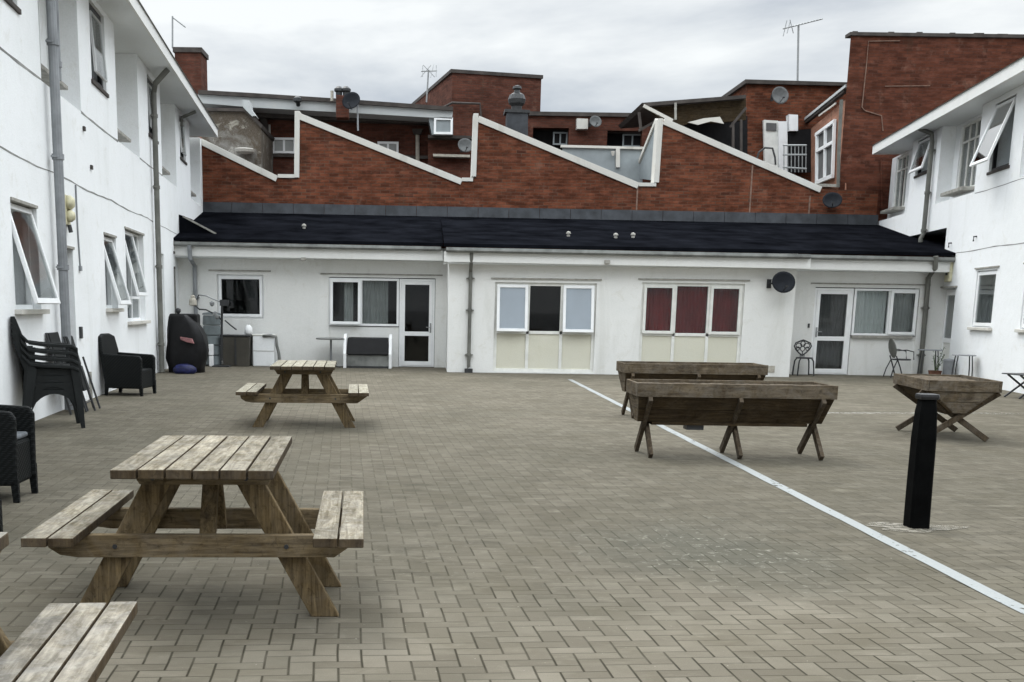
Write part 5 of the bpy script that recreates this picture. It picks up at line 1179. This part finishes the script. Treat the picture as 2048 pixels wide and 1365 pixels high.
# ---------------------------------------------------------------- right-hand corner furniture
oc = thing('ornate_chair', 'ornate cast metal chair facing out from the recess beside the dark-curtained door', 'chair', (8.82, 24.75, 0), 0.0)
g = MB(); zc_, R_ = 0.66, 0.17
import math as _m
def loop(cx, cz, rx, rz_, y=0.16, n=22, a0=0, a1=2 * _m.pi): return [(cx + rx * _m.cos(a0 + (a1 - a0) * k / n), y, cz + rz_ * _m.sin(a0 + (a1 - a0) * k / n)) for k in range(n + 1)]
g.tube([(0.0, .16, .46), (-.08, .16, .52), (-.16, .16, .60), (-.20, .16, .68), (-.17, .16, .75), (-.08, .16, .79), (0, .16, .82), (.08, .16, .79), (.17, .16, .75), (.20, .16, .68), (.16, .16, .60), (.08, .16, .52), (0, .16, .46)], 0.017, 7)
for cx, cz, rx, rz_ in ((-.09, .69, .07, .055), (.09, .69, .07, .055), (0, .73, .055, .06), (0, .62, .05, .06), (-.11, .62, .035, .04), (.11, .62, .035, .04)): g.tube(loop(cx, cz, rx, rz_), 0.011, 6)
g.tube([(0, .16, .40), (0, .16, .56)], 0.012, 6); g.tube([(-.04, .16, .40), (-.05, .16, .5)], 0.01, 6); g.tube([(.04, .16, .40), (.05, .16, .5)], 0.01, 6)
g.build('backrest', 'dark_metal', oc)
MB().lathe((0, 0, 0), [(0.18, 0.395), (0.195, 0.41), (0.18, 0.425)], 20).build('seat', 'dark_metal', oc)
for sx in (-1, 1):
    for sy in (-1, 1):
        MB().tube([(sx * .13, sy * .13, .40), (sx * .165, sy * .15, .34), (sx * .18, sy * .16, .18), (sx * .19, sy * .17, .0)], 0.017, 7).build('leg', 'dark_metal', oc)
gc = thing('garden_chair', 'side-on dark metal garden chair near the net-curtained window', 'chair', (11.0, 24.55, 0), math.radians(90))
g = MB()
rings = [[(0.20 * math.sin(math.pi * f) ** .6 * (1 if k == 0 else -1), 0.17 + 0.10 * f, 0.44 + 0.46 * f) for k in (0, 1)] for f in (0.02, .15, .3, .5, .7, .85, .98)]
for a, b in zip(rings, rings[1:]): g.hexa([a[0], a[1], (a[1][0], a[1][1] + .02, a[1][2]), (a[0][0], a[0][1] + .02, a[0][2]), b[0], b[1], (b[1][0], b[1][1] + .02, b[1][2]), (b[0][0], b[0][1] + .02, b[0][2])])
g.build('backrest', 'pipe_dark', gc)
MB().lathe((0, 0, 0), [(0.2, 0.40), (0.21, 0.415), (0.2, 0.43)], 20).build('seat', 'dark_metal', gc)
for sx in (-1, 1):
    MB().tube([(sx * .17, .20, .50), (sx * .19, .10, .25), (sx * .20, .02, 0)], 0.015, 6).build('leg', 'dark_metal', gc)
    MB().tube([(sx * .17, .16, .42), (sx * .19, .25, .2), (sx * .2, .30, 0)], 0.014, 6).build('leg', 'dark_metal', gc)
    MB().tube([(sx * .2, .22, .62), (sx * .22, 0, .64), (sx * .2, -.18, .60), (sx * .19, -.20, .42)], 0.013, 6).build('arm', 'dark_metal', gc)
def wiretable(label, loc, r, h, m='dark_metal'):
    t = thing('garden_table', label, 'table', loc)
    MB().lathe((0, 0, 0), [(r - .01, h - .02), (r, h - .01), (r - .01, h)], 24).build('tabletop', 'pipe', t)
    for k in range(4):
        a = k * math.pi / 2 + 0.5; MB().tube([(r * .8 * math.cos(a), r * .8 * math.sin(a), h - .02), (r * .95 * math.cos(a), r * .95 * math.sin(a), h * .5), (r * 1.0 * math.cos(a), r * 1.0 * math.sin(a), 0)], 0.013, 6).build('leg', m, t)
    return t
wiretable('small metal table beside the side-on garden chair, in front of the downpipe', (11.52, 24.3, 0), 0.26, 0.66)
wiretable('small metal table below the wall lamp, right of the half-glazed door', (11.40, 22.5, 0), 0.24, 0.62)
o = MB().lathe((0, 0, 0), [(0.10, 0), (0.115, 0.02), (0.12, 0.42), (0.13, 0.43), (0.12, 0.47), (0.02, 0.49)], 18).build('pedal_bin', 'pipe', None); o.location = (11.67, 23.65, 0.0); tag(o, 'slim grey metal bin by the half-glazed corner door', 'bin')
pp = thing('potted_plant', 'leggy plant in a low pot behind the end-on trough planter', 'plant', (11.35, 23.6, 0))
MB().lathe((0, 0, 0), [(0.10, 0), (0.14, 0.2), (0.15, 0.22), (0.13, 0.22), (0.12, 0.18)], 16).build('pot', 'terracotta', pp)
g = MB(); rr = random.Random(3)
for k in range(7):
    a = rr.uniform(0, 6.28); tp = Vector((0.15 * math.cos(a), 0.15 * math.sin(a), rr.uniform(.35, .75))); g.tube([(0, 0, .18), tp * 0.6 + Vector((0, 0, .1)), tp], 0.006, 5)
    for j in range(6):
        p = tp * rr.uniform(.5, 1) + Vector((0, 0, 0.05)); d = Vector((rr.uniform(-1, 1), rr.uniform(-1, 1), rr.uniform(-.2, .8))).normalized() * 0.07; s2 = d.cross(Vector((0, 0, 1))).normalized() * 0.018
        g.quad(p, p + d * .5 + s2, p + d, p + d * .5 - s2)
g.build('foliage', 'leaf', pp)
# folding table at the right edge
ft = thing('folding_table', 'dark folding table with crossed legs at the right edge against the white wall', 'table', (10.76, 18.85, 0), 0.12)
MB().box(-0.36, 0.30, -0.26, 0.26, 0.415, 0.435).build('tabletop', 'dark_metal', ft, bevel=0.004)
for sy in (-1, 1):
    MB().bar((-0.30, sy * .2, 0.01), (0.25, sy * .2, 0.415), 0.02, 0.03).build('leg', 'dark_metal', ft); MB().bar((0.27, sy * .17, 0.01), (-0.30, sy * .17, 0.415), 0.02, 0.03).build('leg', 'dark_metal', ft)
